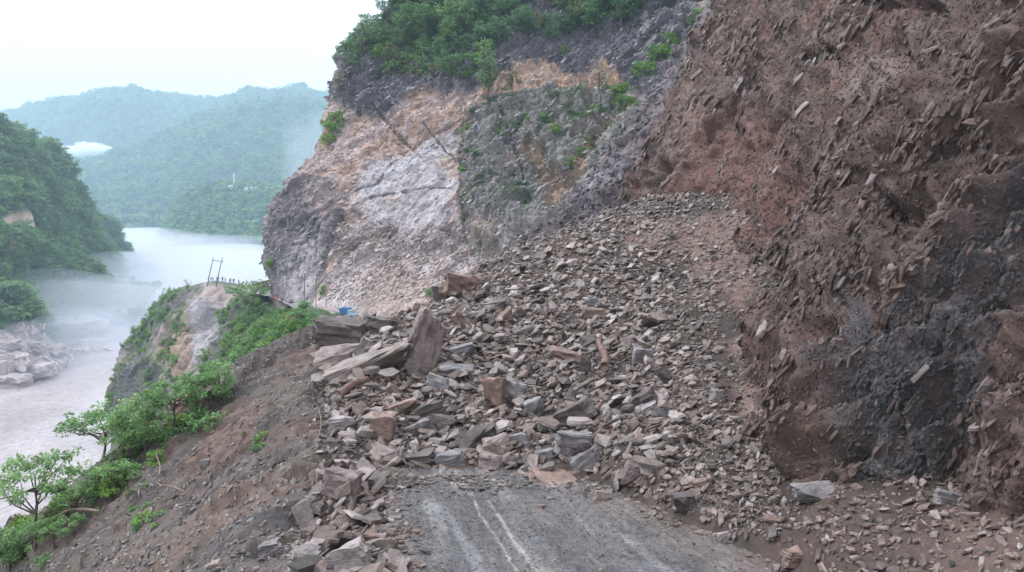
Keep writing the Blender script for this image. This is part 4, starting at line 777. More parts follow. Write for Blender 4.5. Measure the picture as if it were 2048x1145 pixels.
def tree_data(seed, kind='broad', nclump=40, n_per=26, leaf=.035):
    r_ = np.random.RandomState(seed); parts = []
    if kind == 'broad': base_h, cw, ch, cz = .28, .34, .36, .64
    elif kind == 'tall': base_h, cw, ch, cz = .3, .15, .4, .6
    elif kind == 'flat': base_h, cw, ch, cz = .35, .55, .2, .78
    elif kind == 'bush': base_h, cw, ch, cz = .05, .5, .45, .5
    else: base_h, cw, ch, cz = .3, .3, .4, .62
    d = r_.normal(0, 1, (nclump, 3)); d /= np.linalg.norm(d, axis=1, keepdims=True); rad = r_.uniform(.35, 1, nclump) ** .6
    cen = d * rad[:, None] * np.array([cw, cw, ch]) * (1 + .25 * np.sin(np.arctan2(d[:, 1], d[:, 0]) * 2 + seed))[:, None] + np.array([0, 0, cz]); cen[:, 2] = np.maximum(cen[:, 2], base_h * .8)
    lean = r_.normal(0, .05, 2); P0 = [np.array([lean[0] * t, lean[1] * t, t]) + np.append(r_.normal(0, .012, 2), 0) for t in np.linspace(-.06, cz, 6)]
    parts.append(tube(P0, np.linspace(.024, .008, 6)))
    for c in cen[:: max(1, nclump // 14)]:
        t0 = r_.uniform(base_h, cz * .85); s = np.array([lean[0] * t0, lean[1] * t0, t0]); mid = (s + c) / 2 + np.array([0, 0, -.03]) + r_.normal(0, .02, 3); parts.append(tube([s, mid, c], [.011, .007, .003], 6))
    crad = r_.uniform(.06, .13, nclump) * (1.25 if kind == 'bush' else 1)
    LV, LF, lv = leaves(r_, cen, crad, n_per, leaf, .6 if kind != 'flat' else .35, 1.7, .15 if kind != 'near' else .5)
    return merge(parts), (LV, LF, lv)
def tree_meshes(seed, kind, lm, **kw):
    (TV, TF), (LV, LF, lv) = tree_data(seed, kind, **kw); t = mesh_np('trunk', TV, TF, M_bark, None, True, {'v': np.zeros(len(TV))}); c = mesh_np('crown', LV, LF, lm, None, False, {'v': lv})
    return t, c
def joined(seed, kind, lm, **kw):
    (TV, TF), (LV, LF, lv) = tree_data(seed, kind, **kw); me = mesh_np('tree', np.concatenate([TV, LV]), np.concatenate([TF, LF + len(TV)]), M_bark, None, False, {'v': np.concatenate([np.zeros(len(TV)), lv])})
    me.materials.append(lm); mi = np.zeros(len(me.polygons), np.int32); mi[len(me.polygons) - len(LF):] = 1; me.polygons.foreach_set('material_index', mi); return me
def tree(tm, loc, h, yaw, label, cat='tree', group=None, name='tree', wide=1.0, lean=(0, 0)):
    r = bpy.data.objects.new(name, None); finish(r, None, None, label, cat, group); r.location = loc; r.rotation_euler = (lean[0], lean[1], yaw); r.scale = (h * wide, h * wide, h)
    for nm, me in zip(('trunk', 'crown') if name != 'bush' else ('stem', 'foliage'), tm): finish(bpy.data.objects.new(nm, me), r)
    return r
r_ = np.random.RandomState(23)
T_broad = [tree_meshes(600 + i, 'broad', [L_dark, L_mid, L_fresh, L_olive][i % 4], nclump=44, n_per=30, leaf=.034) for i in range(6)]
T_tall = [tree_meshes(620 + i, 'tall', L_mid, nclump=34, n_per=30, leaf=.026) for i in range(3)]
T_thin = [tree_meshes(630 + i, 'thin', [L_olive, L_mid][i % 2], nclump=20, n_per=16, leaf=.03) for i in range(3)]
T_bush = [tree_meshes(640 + i, 'bush', [L_bright, L_mid, L_bright, L_fresh][i % 4], nclump=34, n_per=34, leaf=.05) for i in range(5)]
T_near = [tree_meshes(650 + i, 'flat' if i != 1 else 'broad', L_fresh, nclump=46, n_per=48, leaf=.027) for i in range(4)]
# forest above the cliff
kinds = ['dark rounded', 'mid green rounded', 'leafy green', 'yellowish olive', 'deep green', 'soft green']
def zone(x_): return 'near the left edge of the cliff top' if x_ < 800 else 'left of the centre of the cliff top' if x_ < 930 else 'in the middle of the cliff-top forest' if x_ < 1080 else 'right of the centre of the cliff-top forest' if x_ < 1230 else 'at the right end of the cliff-top forest'
cnt = 0; tries = 0
while cnt < 165 and tries < 3000:
    tries += 1; x_ = r_.uniform(700, 1330); y_ = r_.uniform(-60, 175)
    lim = np.interp(x_, [700, 780, 860, 960, 1010, 1080, 1250, 1330], [110, 150, 172, 175, 100, 92, 75, 30])
    if y_ > lim or y_ < np.interp(x_, [700, 760, 800], [140, 75, -60]): continue
    if y_ > 100 and r_.rand() < .45: continue
    hp, hn = cast(BC, x_, y_)
    if hp is None: continue
    k = r_.randint(6); th = r_.uniform(5, 12.5) * (.75 if y_ > 110 else 1); tree(T_broad[k], hp, th, r_.uniform(0, 6.3), ('tall ' if th > 10 else 'low ' if th < 7 else '') + kinds[k] + (' tree on the rim ' if y_ > 115 else ' tree mid-height ' if y_ > 55 else ' tree high up ' if y_ > 0 else ' top-edge tree ') + zone(x_), 'tree', 'trees of the cliff-top forest', wide=r_.uniform(.9, 1.25)); cnt += 1
for x_, y_, h, tm, lab in [(975,205,18,T_tall[0],'tall narrow tree with a bare lower trunk on the cliff ledge'),(1200,195,9,T_thin[0],'small tree standing alone on the rock knob in the cliff face'),(690,150,9,T_thin[1],'thin sparse tree leaning out at the top left of the cliff'),
      (672,190,8,T_thin[2],'lowest straggly tree on the left edge of the cliff'),(716,118,9,T_thin[1],'thin leafless-looking tree on the skyline at the cliff corner'),(905,175,9,T_thin[0],'slender tree at the rim above the pale cut rock'),(865,172,8,T_thin[2],'second slender tree at the rim left of the tall narrow tree'),(1022,178,7,T_thin[0],'slender tree at the rim right of the tall narrow tree'),(740,90,10,T_broad[1],'leafy tree on the skyline above the cliff corner'),(800,30,11,T_broad[2],'leafy tree on the skyline at the top of the photo'),
      (770,55,10,T_broad[4],'skyline tree between the cliff corner and the top of the photo')]:
    hp, hn = cast(BC, x_ + (6 if x_ < 720 else 0), y_)
    if hp is None: continue
    tree(tm, hp, h, r_.uniform(0, 6), lab)
for x_, y_, h, lab in [(1325,120,7,'large bright bush high beside the purple slope'),(1290,150,6,'yellow green bush left of the large bright bush'),(1345,90,5,'bright bush uphill of the large bright bush'),(1250,215,5,'bush under the knob at the right of the cliff'),(655,255,8,'green bush clinging to the left edge of the cliff'),(648,290,6,'lower green bush on the left edge of the cliff'),
      (1090,245,4,'low green bush on the dark rock of the cliff'),(1110,262,3.4,'small bush below the low green one on the dark rock'),(1165,310,3,'tuft of bush in the gully of the dark rock'),(1140,330,3,'small shrub left of the tuft in the gully'),(1240,190,5,'shrub right of the lone knob tree'),(532,535,5,'round bush at the bottom left corner of the cliff'),(632,585,3,'dark shrub growing between the tall poles'),(860,590,2.6,'yellowish shrub behind the crest of the heap'),(1130,105,3,'small bush in the bare rock above the tan scar')]:
    hp, hn = cast(BC, x_ + (14 if x_ < 670 else 0), y_)
    if hp is None: continue
    tree(T_bush[r_.randint(5)], Vector(hp) + Vector((0, -.5, -h * .3)), h, r_.uniform(0, 6), lab, 'bush', None, 'bush')
# low growth on ledges
TB_j = [joined(660 + i, 'bush', [L_mid, L_dark, L_bright, L_olive][i % 4], nclump=16, n_per=20, leaf=.075) for i in range(5)]; C_tb = make_sources(TB_j, 'undergrowth')
def under(name, Gx, Nx, n_, lo, hi, wmap, seed, parent, cc_=None, up=.7):
    q_ = np.random.RandomState(seed); pt, nn, _ = sample_grid(Gx, Nx, n_, q_, wmap); sz = lo + (hi - lo) * q_.rand(n_) ** 2
    nn = nn * (1 - up) + np.array([0, 0, 1.]) * up; scatter(name, pt - np.array([0, 0, .25]) * sz[:, None], E(lie_on(nn, q_, .15)), np.stack([sz * 1.1, sz * 1.1, sz], 1), q_.randint(0, 5, n_), cc_ or C_tb, parent)
cnz = shp(sstep(-.1, .4, fbm(Gc.reshape(-1, 3), .09, 3, 201)), Gc)
under('cliff_shrubs', Gc, Nc2, 2600, 1.2, 4.5, cnz * ((cpy < np.interp(cpx, [660, 800, 960, 1010, 1100, 1250, 1400], [130, 165, 170, 90, 85, 70, 60])) & (cpx > 690)), 31, bpy.data.objects['cliff'])
under('cliff_shrubs', Gc, Nc2, 380, .6, 2.2, cnz * shp(vdark, Gc), 32, bpy.data.objects['cliff'])
under('cliff_shrubs', Gc, Nc2, 220, .8, 2.5, cnz * ((cpy < 110) & (cpx > 1000) & (cpx < 1400)), 34, bpy.data.objects['cliff'])
# spur growth
snz = shp(sstep(-.25, .25, fbm(Gs.reshape(-1, 3), .07, 3, 202)), Gs)
bare = shp(polymask(spx.ravel(), spy.ravel(), [(385,605),(440,580),(485,583),(455,630),(445,690),(425,730),(395,735),(380,700)], 8) + polymask(spx.ravel(), spy.ravel(), [(220,870),(232,790),(262,715),(320,715),(335,790),(320,850),(300,900)], 10), Gs)
dens = np.clip(snz * .55 + sstep(425, 500, spx), 0, 1) * (1 - np.clip(bare, 0, 1)) * (spy > np.interp(spx, [0, 470, 500, 560, 620, 680], [590, 582, 596, 624, 650, 668])) * (Gs[..., 2] > -86) * (1 - ((spx > 395) & (spx < 492) & (spy < 600)))
TB_g = [joined(670 + i, 'bush', [L_bright, L_mid, L_mid, L_bright, L_fresh][i % 5], nclump=18, n_per=26, leaf=.07) for i in range(5)]; C_tg = make_sources(TB_g, 'spurgrowth')
under('spur_undergrowth', Gs, Ns2, 2600, .8, 3.2, dens, 35, bpy.data.objects['spur'], C_tg)
for i, (x_, y_, h, k, lab) in enumerate([(505,640,11,'tree','spreading tree with dark forked trunk on the spur below the road'),(345,610,6,'tree','small tree on the skyline left of the crowd'),(375,585,5,'tree','sparse small tree on the spur crest nearest the crowd'),(320,640,5,'bush','bush at the upper left brow of the spur'),
      (460,700,6,'bush','bright bush at the middle of the spur slope'),(520,690,6,'bush','yellow green bush below the person in dark clothes'),(580,680,5,'bush','bright bush under the person in orange'),(620,655,4,'bush','bright bush at the outer edge of the far road'),(555,660,4,'bush','green bush between the spreading tree and the person in dark clothes'),(430,760,7,'bush','tall leafy bush on the lower spur'),
      (380,790,7,'bush','leafy bush left of the tall one on the lower spur'),(350,820,6,'bush','leafy bush in the dip above the near slope'),(480,740,6,'bush','bush just past the near slope edge'),(300,760,4,'bush','small shrub on the dark left rock face of the spur'),(445,640,5,'bush','leafy bush beside the pale rock of the spur'),(540,715,5,'bush','dense bush near the dark rim of the near slope'),(410,720,4,'bush','shrub at the foot of the pale rock of the spur'),(590,650,4,'bush','bush left of the bright one at the road edge')]):
    hp, hn = cast(BS, x_, y_)
    if hp is None: continue
    if k == 'tree': tree(T_near[0] if i == 0 else T_thin[i % 3], hp, h, r_.uniform(0, 6), lab)
    else: tree(T_bush[[0, 2, 3, 1, 4][i % 5]], Vector(hp) + Vector((0, 0, -h * .15)), h, r_.uniform(0, 6), lab, 'bush', None, 'bush')
# trees at the edge of the near slope
for i, (x_, y_, h, k, w_, lab) in enumerate([(70,1095,3.9,0,.8,'pale green spreading tree at the left edge over the river'),(150,1045,2.1,3,.9,'small leafy tree right of the pale spreading tree'),(245,935,3.3,1,.95,'tree with long drooping leaves reaching over the river'),(205,925,2.6,2,1.15,'branch-like tree stretching furthest left over the river'),(290,905,2.5,1,1.0,'leafy tree uphill of the drooping one'),(345,872,2.8,2,.85,'tree at the edge of the slope below the dark rock face'),(395,842,2.5,3,.9,'tree at the slope edge further up'),(20,1140,2.0,1,1.1,'dark bushy tree at the bottom left corner'),(230,990,1.6,3,1.1,'low leafy tree under the drooping tree'),(440,808,2.2,1,.9,'uppermost leafy tree on the near slope edge'),(110,1100,1.5,2,1.1,'small tree behind the bottom left corner')]):
    hp, hn = cast(BG, x_, y_)
    if hp is None: continue
    tree(T_near[k], Vector(hp) + Vector((0, 0, -.2)), h, r_.uniform(0, 6), lab, wide=w_)
TB_n = [joined(680 + i, 'bush', [L_fresh, L_bright, L_olive, L_mid, L_fresh][i], nclump=14, n_per=22, leaf=.075) for i in range(5)]; C_tn = make_sources(TB_n, 'slopegrowth')
gnz = shp(sstep(.0, .4, fbm(p3, .35, 3, 203)), Gt)
edgew = shp(linemask(PX.ravel(), PY.ravel(), [(-60,1130),(100,1060),(180,1000),(260,940),(330,885),(430,815)], 34) , Gt) + shp(polymask(PX.ravel(), PY.ravel(), [(-50,1120),(120,1050),(200,1145),(200,1400),(-50,1400)], 30), Gt) * gnz * .6
under('slope_growth', Gt, Nt, 280, .3, 1.2, edgew * (PX > -100) * (PY > 700), 36, ground_o, C_tn)
under('slope_growth', Gt, Nt, 60, .2, .6, (shp(polymask(PX.ravel(), PY.ravel(), [(480,880),(540,850),(530,900),(490,915)], 8) + polymask(PX.ravel(), PY.ravel(), [(230,990),(300,970),(320,1060),(250,1060)], 12), Gt)), 37, ground_o, C_tn)
# left hill: the nearest trees singly, the rest as forest
hk = ['dark green', 'mid green', 'fresh green', 'olive', 'deep green', 'soft green']
cnt = 0; tries = 0
while cnt < 90 and tries < 2000:
    tries += 1; x_ = r_.uniform(-10, 200); y_ = r_.uniform(300, 625)
    if y_ < np.interp(x_, [0, 80, 150, 215], [270, 330, 410, 480]) or (15 < x_ < 95 and 425 < y_ < 480): continue
    hp, hn = cast(BD, x_, y_)
    if hp is None: continue
    k = r_.randint(6); th = r_.uniform(8, 18); vz = 'high on the left hill' if y_ < 420 else 'halfway up the left hill' if y_ < 520 else 'low on the left hill'; hz_ = 'at the photo edge' if x_ < 60 else 'facing the river' if x_ > 140 else 'in the thick of the wood'
    tree(T_broad[k], Vector(hp) + Vector((0, 0, -1.5)), th, r_.uniform(0, 6), '%s%s tree %s %s' % ('big ' if th > 14.5 else 'small ' if th < 11.5 else '', hk[k], vz, hz_), 'tree', 'trees on the left hillside', wide=1.35); cnt += 1
J_tr = [joined(690 + i, 'broad', [L_dark, L_mid, L_bright, L_mid, L_fresh][i], nclump=22, n_per=16, leaf=.06) for i in range(5)]; C_tr = make_sources(J_tr, 'forest')
fm_ = (1 - shp(bank, Gd)) * (dpy < 680) * (dpx > -200) * (1 - shp(polymask(dpx.ravel(), dpy.ravel(), [(20,430),(45,420),(85,450),(70,470),(25,455)], 5), Gd))
q_ = np.random.RandomState(41); pt, nn, _ = sample_grid(Gd, Nd2, 5200, q_, fm_ * np.clip(500 / Gd[..., 1], .3, 1.5)); sz = q_.uniform(5, 15, 5200)
scatter('forest', pt - np.array([0, 0, 1.2]), E(lie_on(np.tile([0, 0, 1.], (5200, 1)), q_, .12)), np.stack([sz * 1.35, sz * 1.35, sz], 1), q_.randint(0, 5, 5200), C_tr, bpy.data.objects['left_hill'])
# the wooded mountains
J_f = [joined(700 + i, 'broad', [L_dark, L_bright, L_fdark][i], nclump=9, n_per=7, leaf=.16) for i in range(3)]; C_ft = make_sources(J_f, 'farforest')
for (Gh, Nh, hx, hy), n_, lo, hi, nm, sd_ in ((H1, 15000, 14, 34, 'far_mountain', 42), (H2, 22000, 11, 26, 'mountain', 43), (H3, 6000, 7, 17, 'knoll', 44)):
    q_ = np.random.RandomState(sd_); pt, nn, _ = sample_grid(Gh, Nh, n_, q_, (hx > -80) * (hx < 720) * (hy < (461 if nm != 'knoll' else 999)) * (Gh[..., 2] > RIVER + 3)); sz = q_.uniform(lo, hi, n_)
    scatter('forest', pt - np.array([0, 0, 2]), E(lie_on(np.tile([0, 0, 1.], (n_, 1)), q_, .15)), np.stack([sz * 1.2, sz * 1.2, sz], 1), q_.randint(0, 3, n_), C_ft, bpy.data.objects[nm])
BK = coarse_bvh(H3[0], 1)
# a line of rocks along the far shore, spit with rocks
q_ = np.random.RandomState(45); xx = q_.uniform(285, 620, 400); yy = np.interp(xx, [285, 330, 400, 500, 620], [484, 488, 496, 505, 515]) + q_.normal(0, .8, 400); Yy_ = 90 * F / (yy - HZ); pt = np.stack([(xx - 1024) / F * Yy_, Yy_, np.full(400, RIVER + 1)], 1); sz = 2 + 7 * q_.rand(400) ** 3
scatter('shore_rocks', pt, E(lie_on(np.tile([0, 0, 1.], (400, 1)), q_, .2)), np.stack([sz * 1.8, sz, sz * .7], 1), q_.randint(0, 6, 400), C_bould, bpy.data.objects['knoll'])

# ================================================================== BUILT THINGS, VEHICLE, PEOPLE
def boxmesh(name, boxes, mats, bevel=0):
    bm = bmesh.new()
    for (cx, cy, cz, sx, sy, sz_, mi, tp) in boxes:
        r = bmesh.ops.create_cube(bm, size=1)
        for v in r['verts']:
            t = 1 - tp * (v.co.z + .5); v.co = Vector((cx + v.co.x * sx * t, cy + v.co.y * sy * t, cz + v.co.z * sz_))
        for f in {f for v in r['verts'] for f in v.link_faces}: f.material_index = mi
    if bevel: bmesh.ops.bevel(bm, geom=bm.edges[:], offset=bevel, segments=2, affect='EDGES', profile=.6)
    me = bpy.data.meshes.new(name); bm.to_mesh(me); bm.free()
    for m in mats: me.materials.append(m)
    return me
def prism(name, prof, y0, y1, mat, bevel=0):
    bm = bmesh.new(); a = [bm.verts.new((x, y0, z)) for x, z in prof]; b = [bm.verts.new((x, y1, z)) for x, z in prof]; bm.faces.new(a[::-1]); bm.faces.new(b)
    for i in range(len(prof)): bm.faces.new((a[i], a[(i + 1) % len(prof)], b[(i + 1) % len(prof)], b[i]))
    bmesh.ops.recalc_face_normals(bm, faces=bm.faces[:])
    if bevel: bmesh.ops.bevel(bm, geom=bm.edges[:], offset=bevel, segments=2, affect='EDGES')
    me = bpy.data.meshes.new(name); bm.to_mesh(me); bm.free(); me.materials.append(mat); return me
def tubeobj(name, pts, rad, mat, parent=None, **kw):
    V, Fq = tube(pts, rad); return finish(bpy.data.objects.new(name, mesh_np(name, V, Fq, mat, None, True)), parent, **kw)
def thing(name, label, cat, loc, rz=0, group=None):
    o = bpy.data.objects.new(name, None); finish(o, None, None, label, cat, group); o.location = loc; o.rotation_euler = (0, 0, rz); return o
def part(name, me, parent, loc=(0, 0, 0), rot=None):
    o = bpy.data.objects.new(name, me); finish(o, parent); o.location = loc
    if rot: o.rotation_euler = rot
    return o
M_blue = flat_mat('blue_paint', (.025, .13, .30), .4); M_lblue = flat_mat('pale_blue_paint', (.25, .42, .55), .35); M_glass = flat_mat('windscreen', (.25, .32, .36), .1, 0, .05); M_tyre = flat_mat('tyre', (.02, .02, .02), .9); M_white = flat_mat('white_paint', (.72, .72, .72), .5)
M_metal = flat_mat('grey_steel', (.25, .25, .27), .5, .6); M_pole = flat_mat('weathered_pole', (.11, .095, .09), .85); M_tin = flat_mat('tin_sheet', (.55, .5, .52), .5, .3); M_redp = flat_mat('faded_red', (.42, .16, .12), .7); M_wood = flat_mat('old_wood', (.2, .14, .1), .85)
hp, _ = cast(BR, 697, 636); t = thing('truck', 'small blue truck stopped on the far road behind the debris heap', 'truck', hp if hp else P(694, 641, 160), math.radians(-28))
t.scale = (.88, .88, .88); part('cargo_box', boxmesh('cargo_box', [(-.95, 0, 1.3, 2.3, 1.75, 1.5, 0, .0)], [M_blue], .04), t); part('tarpaulin', prism('tarpaulin', [(-2.12, 2.06), (.22, 2.06), (.1, 2.26), (-1.0, 2.36), (-2.0, 2.24)], -.9, .9, M_blue, .03), t)
cb = part('cab', prism('cab', [(.28, .55), (2.2, .55), (2.25, 1.05), (1.55, 1.2), (1.1, 1.95), (.28, 1.98)], -.82, .82, M_lblue, .05), t)
part('windscreen', prism('windscreen', [(1.18, 1.88), (1.56, 1.24), (1.60, 1.26), (1.22, 1.92)], -.7, .7, M_glass), cb)
for s in (-1, 1): part('side_window', boxmesh('side_window', [(.75, s * .825, 1.58, .6, .02, .42, 0, 0)], [M_glass]), cb); part('headlight', boxmesh('headlight', [(2.24, s * .58, .86, .06, .3, .2, 0, 0)], [M_white]), cb)
part('bumper', boxmesh('bumper', [(2.28, 0, .5, .12, 1.7, .2, 0, 0)], [M_metal]), t)
bmw = bmesh.new(); bmesh.ops.create_cone(bmw, cap_ends=True, segments=16, radius1=.36, radius2=.36, depth=.22, matrix=Matrix.Rotation(math.pi / 2, 4, 'X')); wme = bpy.data.meshes.new('wheel'); bmw.to_mesh(wme); bmw.free(); wme.materials.append(M_tyre)
bmw = bmesh.new(); bmesh.ops.create_cone(bmw, cap_ends=True, segments=12, radius1=.2, radius2=.16, depth=.25, matrix=Matrix.Rotation(math.pi / 2, 4, 'X')); rme = bpy.data.meshes.new('rim'); bmw.to_mesh(rme); bmw.free(); rme.materials.append(M_metal)
for x_ in (-1.35, 1.5):
    for s in (-1, 1): wh = part('wheel', wme, t, (x_, s * .78, .36)); part('rim', rme, wh)
# poles
def hframe(name, a, b, ha, hb, lab, rad, leanx=0.0, arm=.12):
    a = Vector(a); b = Vector(b); t = thing(name, lab, 'pole', a); d = b - a
    for o_, h in ((Vector((0, 0, 0)), ha), (d, hb)): tubeobj('pole', [o_ + Vector((0, 0, -1)), o_ + Vector((leanx * h * .5, 0, h * .5)), o_ + Vector((leanx * h, 0, h))], [rad, rad * .85, rad * .65], M_pole, t)
    z1 = ha * .9; z2 = hb * .9 + d.z * 0; tubeobj('crossarm', [Vector((leanx * ha - .4, 0, z1)), (d + Vector((leanx * hb, 0, hb * .86))) + Vector((.3, 0, 0))], [arm, arm], M_metal, t)
    for f_ in (.05, .95): p0 = Vector((leanx * ha, 0, z1)).lerp(d + Vector((leanx * hb, 0, hb * .86)), f_); tubeobj('insulator', [p0, p0 + Vector((0, 0, .45))], [.12, .08], M_white, t)
    return t
hA, _ = cast(BS, 413, 574); hB, _ = cast(BS, 431, 574)
hframe('pole_frame', hA, Vector(hB) + Vector((0, 0, 0)), 10.0, 9.6, 'leaning pair of poles with a crossarm beside the crowd on the spur', .19, .24)
hA, _ = cast(BC, 609, 622); hB, _ = cast(BC, 632, 628); pA = Vector(P(609, 625, 176)); pB = Vector(P(632, 632, 170))
hframe('pole_frame', pA, pB, 10.2, 9.8, 'straight pair of tall thin poles by the far road left of the truck', .13, 0)
t3 = thing('utility_pole', 'single thin pole right of the straight pair by the cliff foot', 'pole', P(652, 606, 184)); tubeobj('pole', [(0, 0, -1), (0, 0, 6.5)], [.1, .07], M_pole, t3); tubeobj('crossarm', [(-.8, 0, 6.1), (.8, 0, 6.1)], [.06, .06], M_metal, t3)
post = thing('post', 'short post holding cables at the outer edge of the far road', 'post', P(722, 652, 140)); tubeobj('shaft', [(0, 0, -1), (0, 0, 1.8)], [.09, .08], M_pole, post)
for i in range(4):
    a = Vector(P(560, 600, 200)) + Vector((0, 0, .3 + .45 * i)); b = Vector(P(722, 652, 140)) + Vector((0, 0, .15 + .45 * i)); pts = [a.lerp(b, t_) + Vector((0, 0, -2.2 * t_ * (1 - t_))) for t_ in np.linspace(0, 1, 10)]
    tubeobj('cable', pts, [.035] * 10, M_pole, None, label='%s of the four slack cables strung along the far road' % ['lowest', 'second lowest', 'second highest', 'highest'][i], cat='cable', group='cables along the far road')
# roadside shack
hp = Vector(P(526, 582, 250)); t = thing('shack', 'roadside shack with tilted tin roofs at the left foot of the cliff', 'shack', hp, .3)
part('wall', boxmesh('wall', [(0, 0, 1.0, 4.0, 2.6, 2.0, 0, 0)], [M_redp]), t)
for i in range(4): part('board', boxmesh('board', [(0, -1.34, .4 + i * .48, 3.9, .06, .22, 0, 0)], [M_white if i % 2 else M_redp]), t)
for i, (z, w_, a_) in enumerate([(2.2, 4.6, .12), (2.9, 4.2, .18), (3.5, 4.8, .24)]): part('roof_sheet', boxmesh('roof_sheet', [(0, 0, 0, w_, 3.4, .12, 0, 0)], [M_tin]), t, (.3 * i, 0, z), (0.05, -a_, 0)); part('beam', boxmesh('beam', [(0, 0, 0, w_ * .9, .2, .3, 0, 0)], [M_wood]), t, (.3 * i, -1.5, z - .25), (0, -a_, 0))
# hamlet on the knoll, mast
for i, (x_, y_, w_, c_, lab) in enumerate([(461,373,9,0,'white house standing alone left of the ridge hamlet'),(493,377,7,0,'low white house at the left end of the ridge hamlet'),(503,376,8,0,'white house second from the left in the ridge hamlet'),(513,377,6,0,'small white house in the middle of the ridge hamlet'),(533,376,10,1,'house with red roof in the ridge hamlet'),(541,379,6,0,'rightmost small house of the ridge hamlet'),(340,487,7,0,'white hut on the far shore by the spit'),(322,481,6,1,'hut on the rocky spit at the far shore')]):
    Y_ = 1800 if i < 6 else 90 * F / (y_ + 3 - HZ) + 5; k_ = Y_ / F; W_ = w_ * k_ * .95; H_ = 5.0; hk_ = cast(BK, x_, y_ + 9)[0] if i < 6 else None; t = thing('house', lab, 'house', (hk_ + Vector((0, 0, 7.0))) if hk_ else P(x_, y_ + 3, Y_), .2 * i); t.location.z -= 2
    wl_ = part('wall', boxmesh('wall', [(0, 0, H_ / 2, W_, W_ * .6, H_ + 3, 0, 0)], [M_white]), t); part('roof', prism('roof', [(-W_ * .56, H_ + 1.5), (W_ * .56, H_ + 1.5), (0, H_ + 4)], -W_ * .36, W_ * .36, M_redp if c_ else M_tin), t)
    for q in (-.25, .25): part('window', boxmesh('window', [(q * W_, -W_ * .31, H_ * .6, W_ * .16, .1, 1.5, 0, 0)], [M_glass]), t)
t = thing('mast', 'thin white mast on the ridge left of the hamlet', 'mast', P(468, 378, 1800)); tubeobj('shaft', [(0, 0, -4), (0, 0, 38)], [1.1, .7], M_white, t); tubeobj('antenna', [(-2, 0, 30), (2, 0, 30)], [.5, .5], M_white, t)
# people
def person_mesh(name, J, E_, top, low_, skin, hair):
    """J: joint -> (x,y,z,r); one skinned surface, coloured by what each stretch of it is"""
    me = bpy.data.meshes.new('p'); ks = list(J); me.from_pydata([J[k][:3] for k in ks], [(ks.index(a), ks.index(b)) for a, b in E_], []); o = bpy.data.objects.new('p', me); COL.objects.link(o)
    m = o.modifiers.new('s', 'SKIN'); m.use_smooth_shade = True
    for i, k in enumerate(ks): sv = me.skin_vertices[0].data[i]; sv.radius = (J[k][3], J[k][3]); sv.use_root = (k == 'pelvis')
    o.modifiers.new('d', 'SUBSURF').levels = 1; dg = bpy.context.evaluated_depsgraph_get(); r = bpy.data.meshes.new_from_object(o.evaluated_get(dg)); bpy.data.objects.remove(o); r.name = name
    r.materials.clear()
    for mm in (top, low_, skin, hair): r.materials.append(mm)
    jp = {k: Vector(J[k][:3]) for k in ks}; cls = {'pelvis': 1, 'chest': 0, 'neck': 2, 'head': 2, 'crown': 3}
    for p in r.polygons:
        k = min(ks, key=lambda k_: (jp[k_] - p.center).length); c = cls.get(k, None)
        if c is None: c = 0 if k[:2] in ('sh', 'el') else 2 if k[:2] in ('wr', 'ha') else 2 if k[:2] == 'fo' else 1
        p.material_index = c
    return r
def pose(kind):
    J = dict(pelvis=(0, 0, .92, .13), chest=(0, 0, 1.25, .16), neck=(0, 0, 1.47, .055), head=(0, -.02, 1.58, .095), crown=(0, 0, 1.68, .09)); sw = {'stand': .0, 'walk': .28, 'arms': .06}[kind]
    for s, n_ in ((-1, '_l'), (1, '_r')):
        J['sh' + n_] = (s * .19, 0, 1.40, .06); J['hip' + n_] = (s * .09, 0, .86, .09); J['knee' + n_] = (s * .11, -.05 - s * sw * .5, .48, .06); J['ank' + n_] = (s * .12, s * sw * -1 + .02, .08, .042); J['foot' + n_] = (s * .13, s * sw * -1 - .14, .04, .04)
        if kind == 'arms': J['el' + n_] = (s * .34, -.05, 1.28, .045); J['wr' + n_] = (s * .22, -.25, 1.35, .034); J['hand' + n_] = (s * .18, -.32, 1.4, .03)
        else: J['el' + n_] = (s * .27, .04 + s * sw * .3, 1.13, .045); J['wr' + n_] = (s * .28, -.06 + s * sw * .7, .9, .034); J['hand' + n_] = (s * .27, -.08 + s * sw * .7, .81, .035)
    Ed = [('pelvis', 'chest'), ('chest', 'neck'), ('neck', 'head'), ('head', 'crown')]
    for n_ in ('_l', '_r'): Ed += [('chest', 'sh' + n_), ('sh' + n_, 'el' + n_), ('el' + n_, 'wr' + n_), ('wr' + n_, 'hand' + n_), ('pelvis', 'hip' + n_), ('hip' + n_, 'knee' + n_), ('knee' + n_, 'ank' + n_), ('ank' + n_, 'foot' + n_)]
    return J, Ed
cl = lambda n_, c: flat_mat('cloth_' + n_, c, .85)
CL = dict(white=cl('white', (.65, .65, .66)), maroon=cl('maroon', (.2, .05, .06)), black=cl('black', (.025, .025, .03)), pink=cl('pink', (.55, .3, .33)), blue=cl('blue', (.06, .12, .28)), grey=cl('grey', (.2, .2, .22)), orange=cl('orange', (.8, .16, .03)), teal=cl('teal', (.015, .07, .07)), lime=cl('lime', (.5, .7, .12)), red=cl('red', (.45, .05, .04)), brown=cl('brown', (.14, .09, .06)))
skin = flat_mat('skin', (.28, .16, .11), .6); hair = flat_mat('hair', (.015, .012, .012), .7)
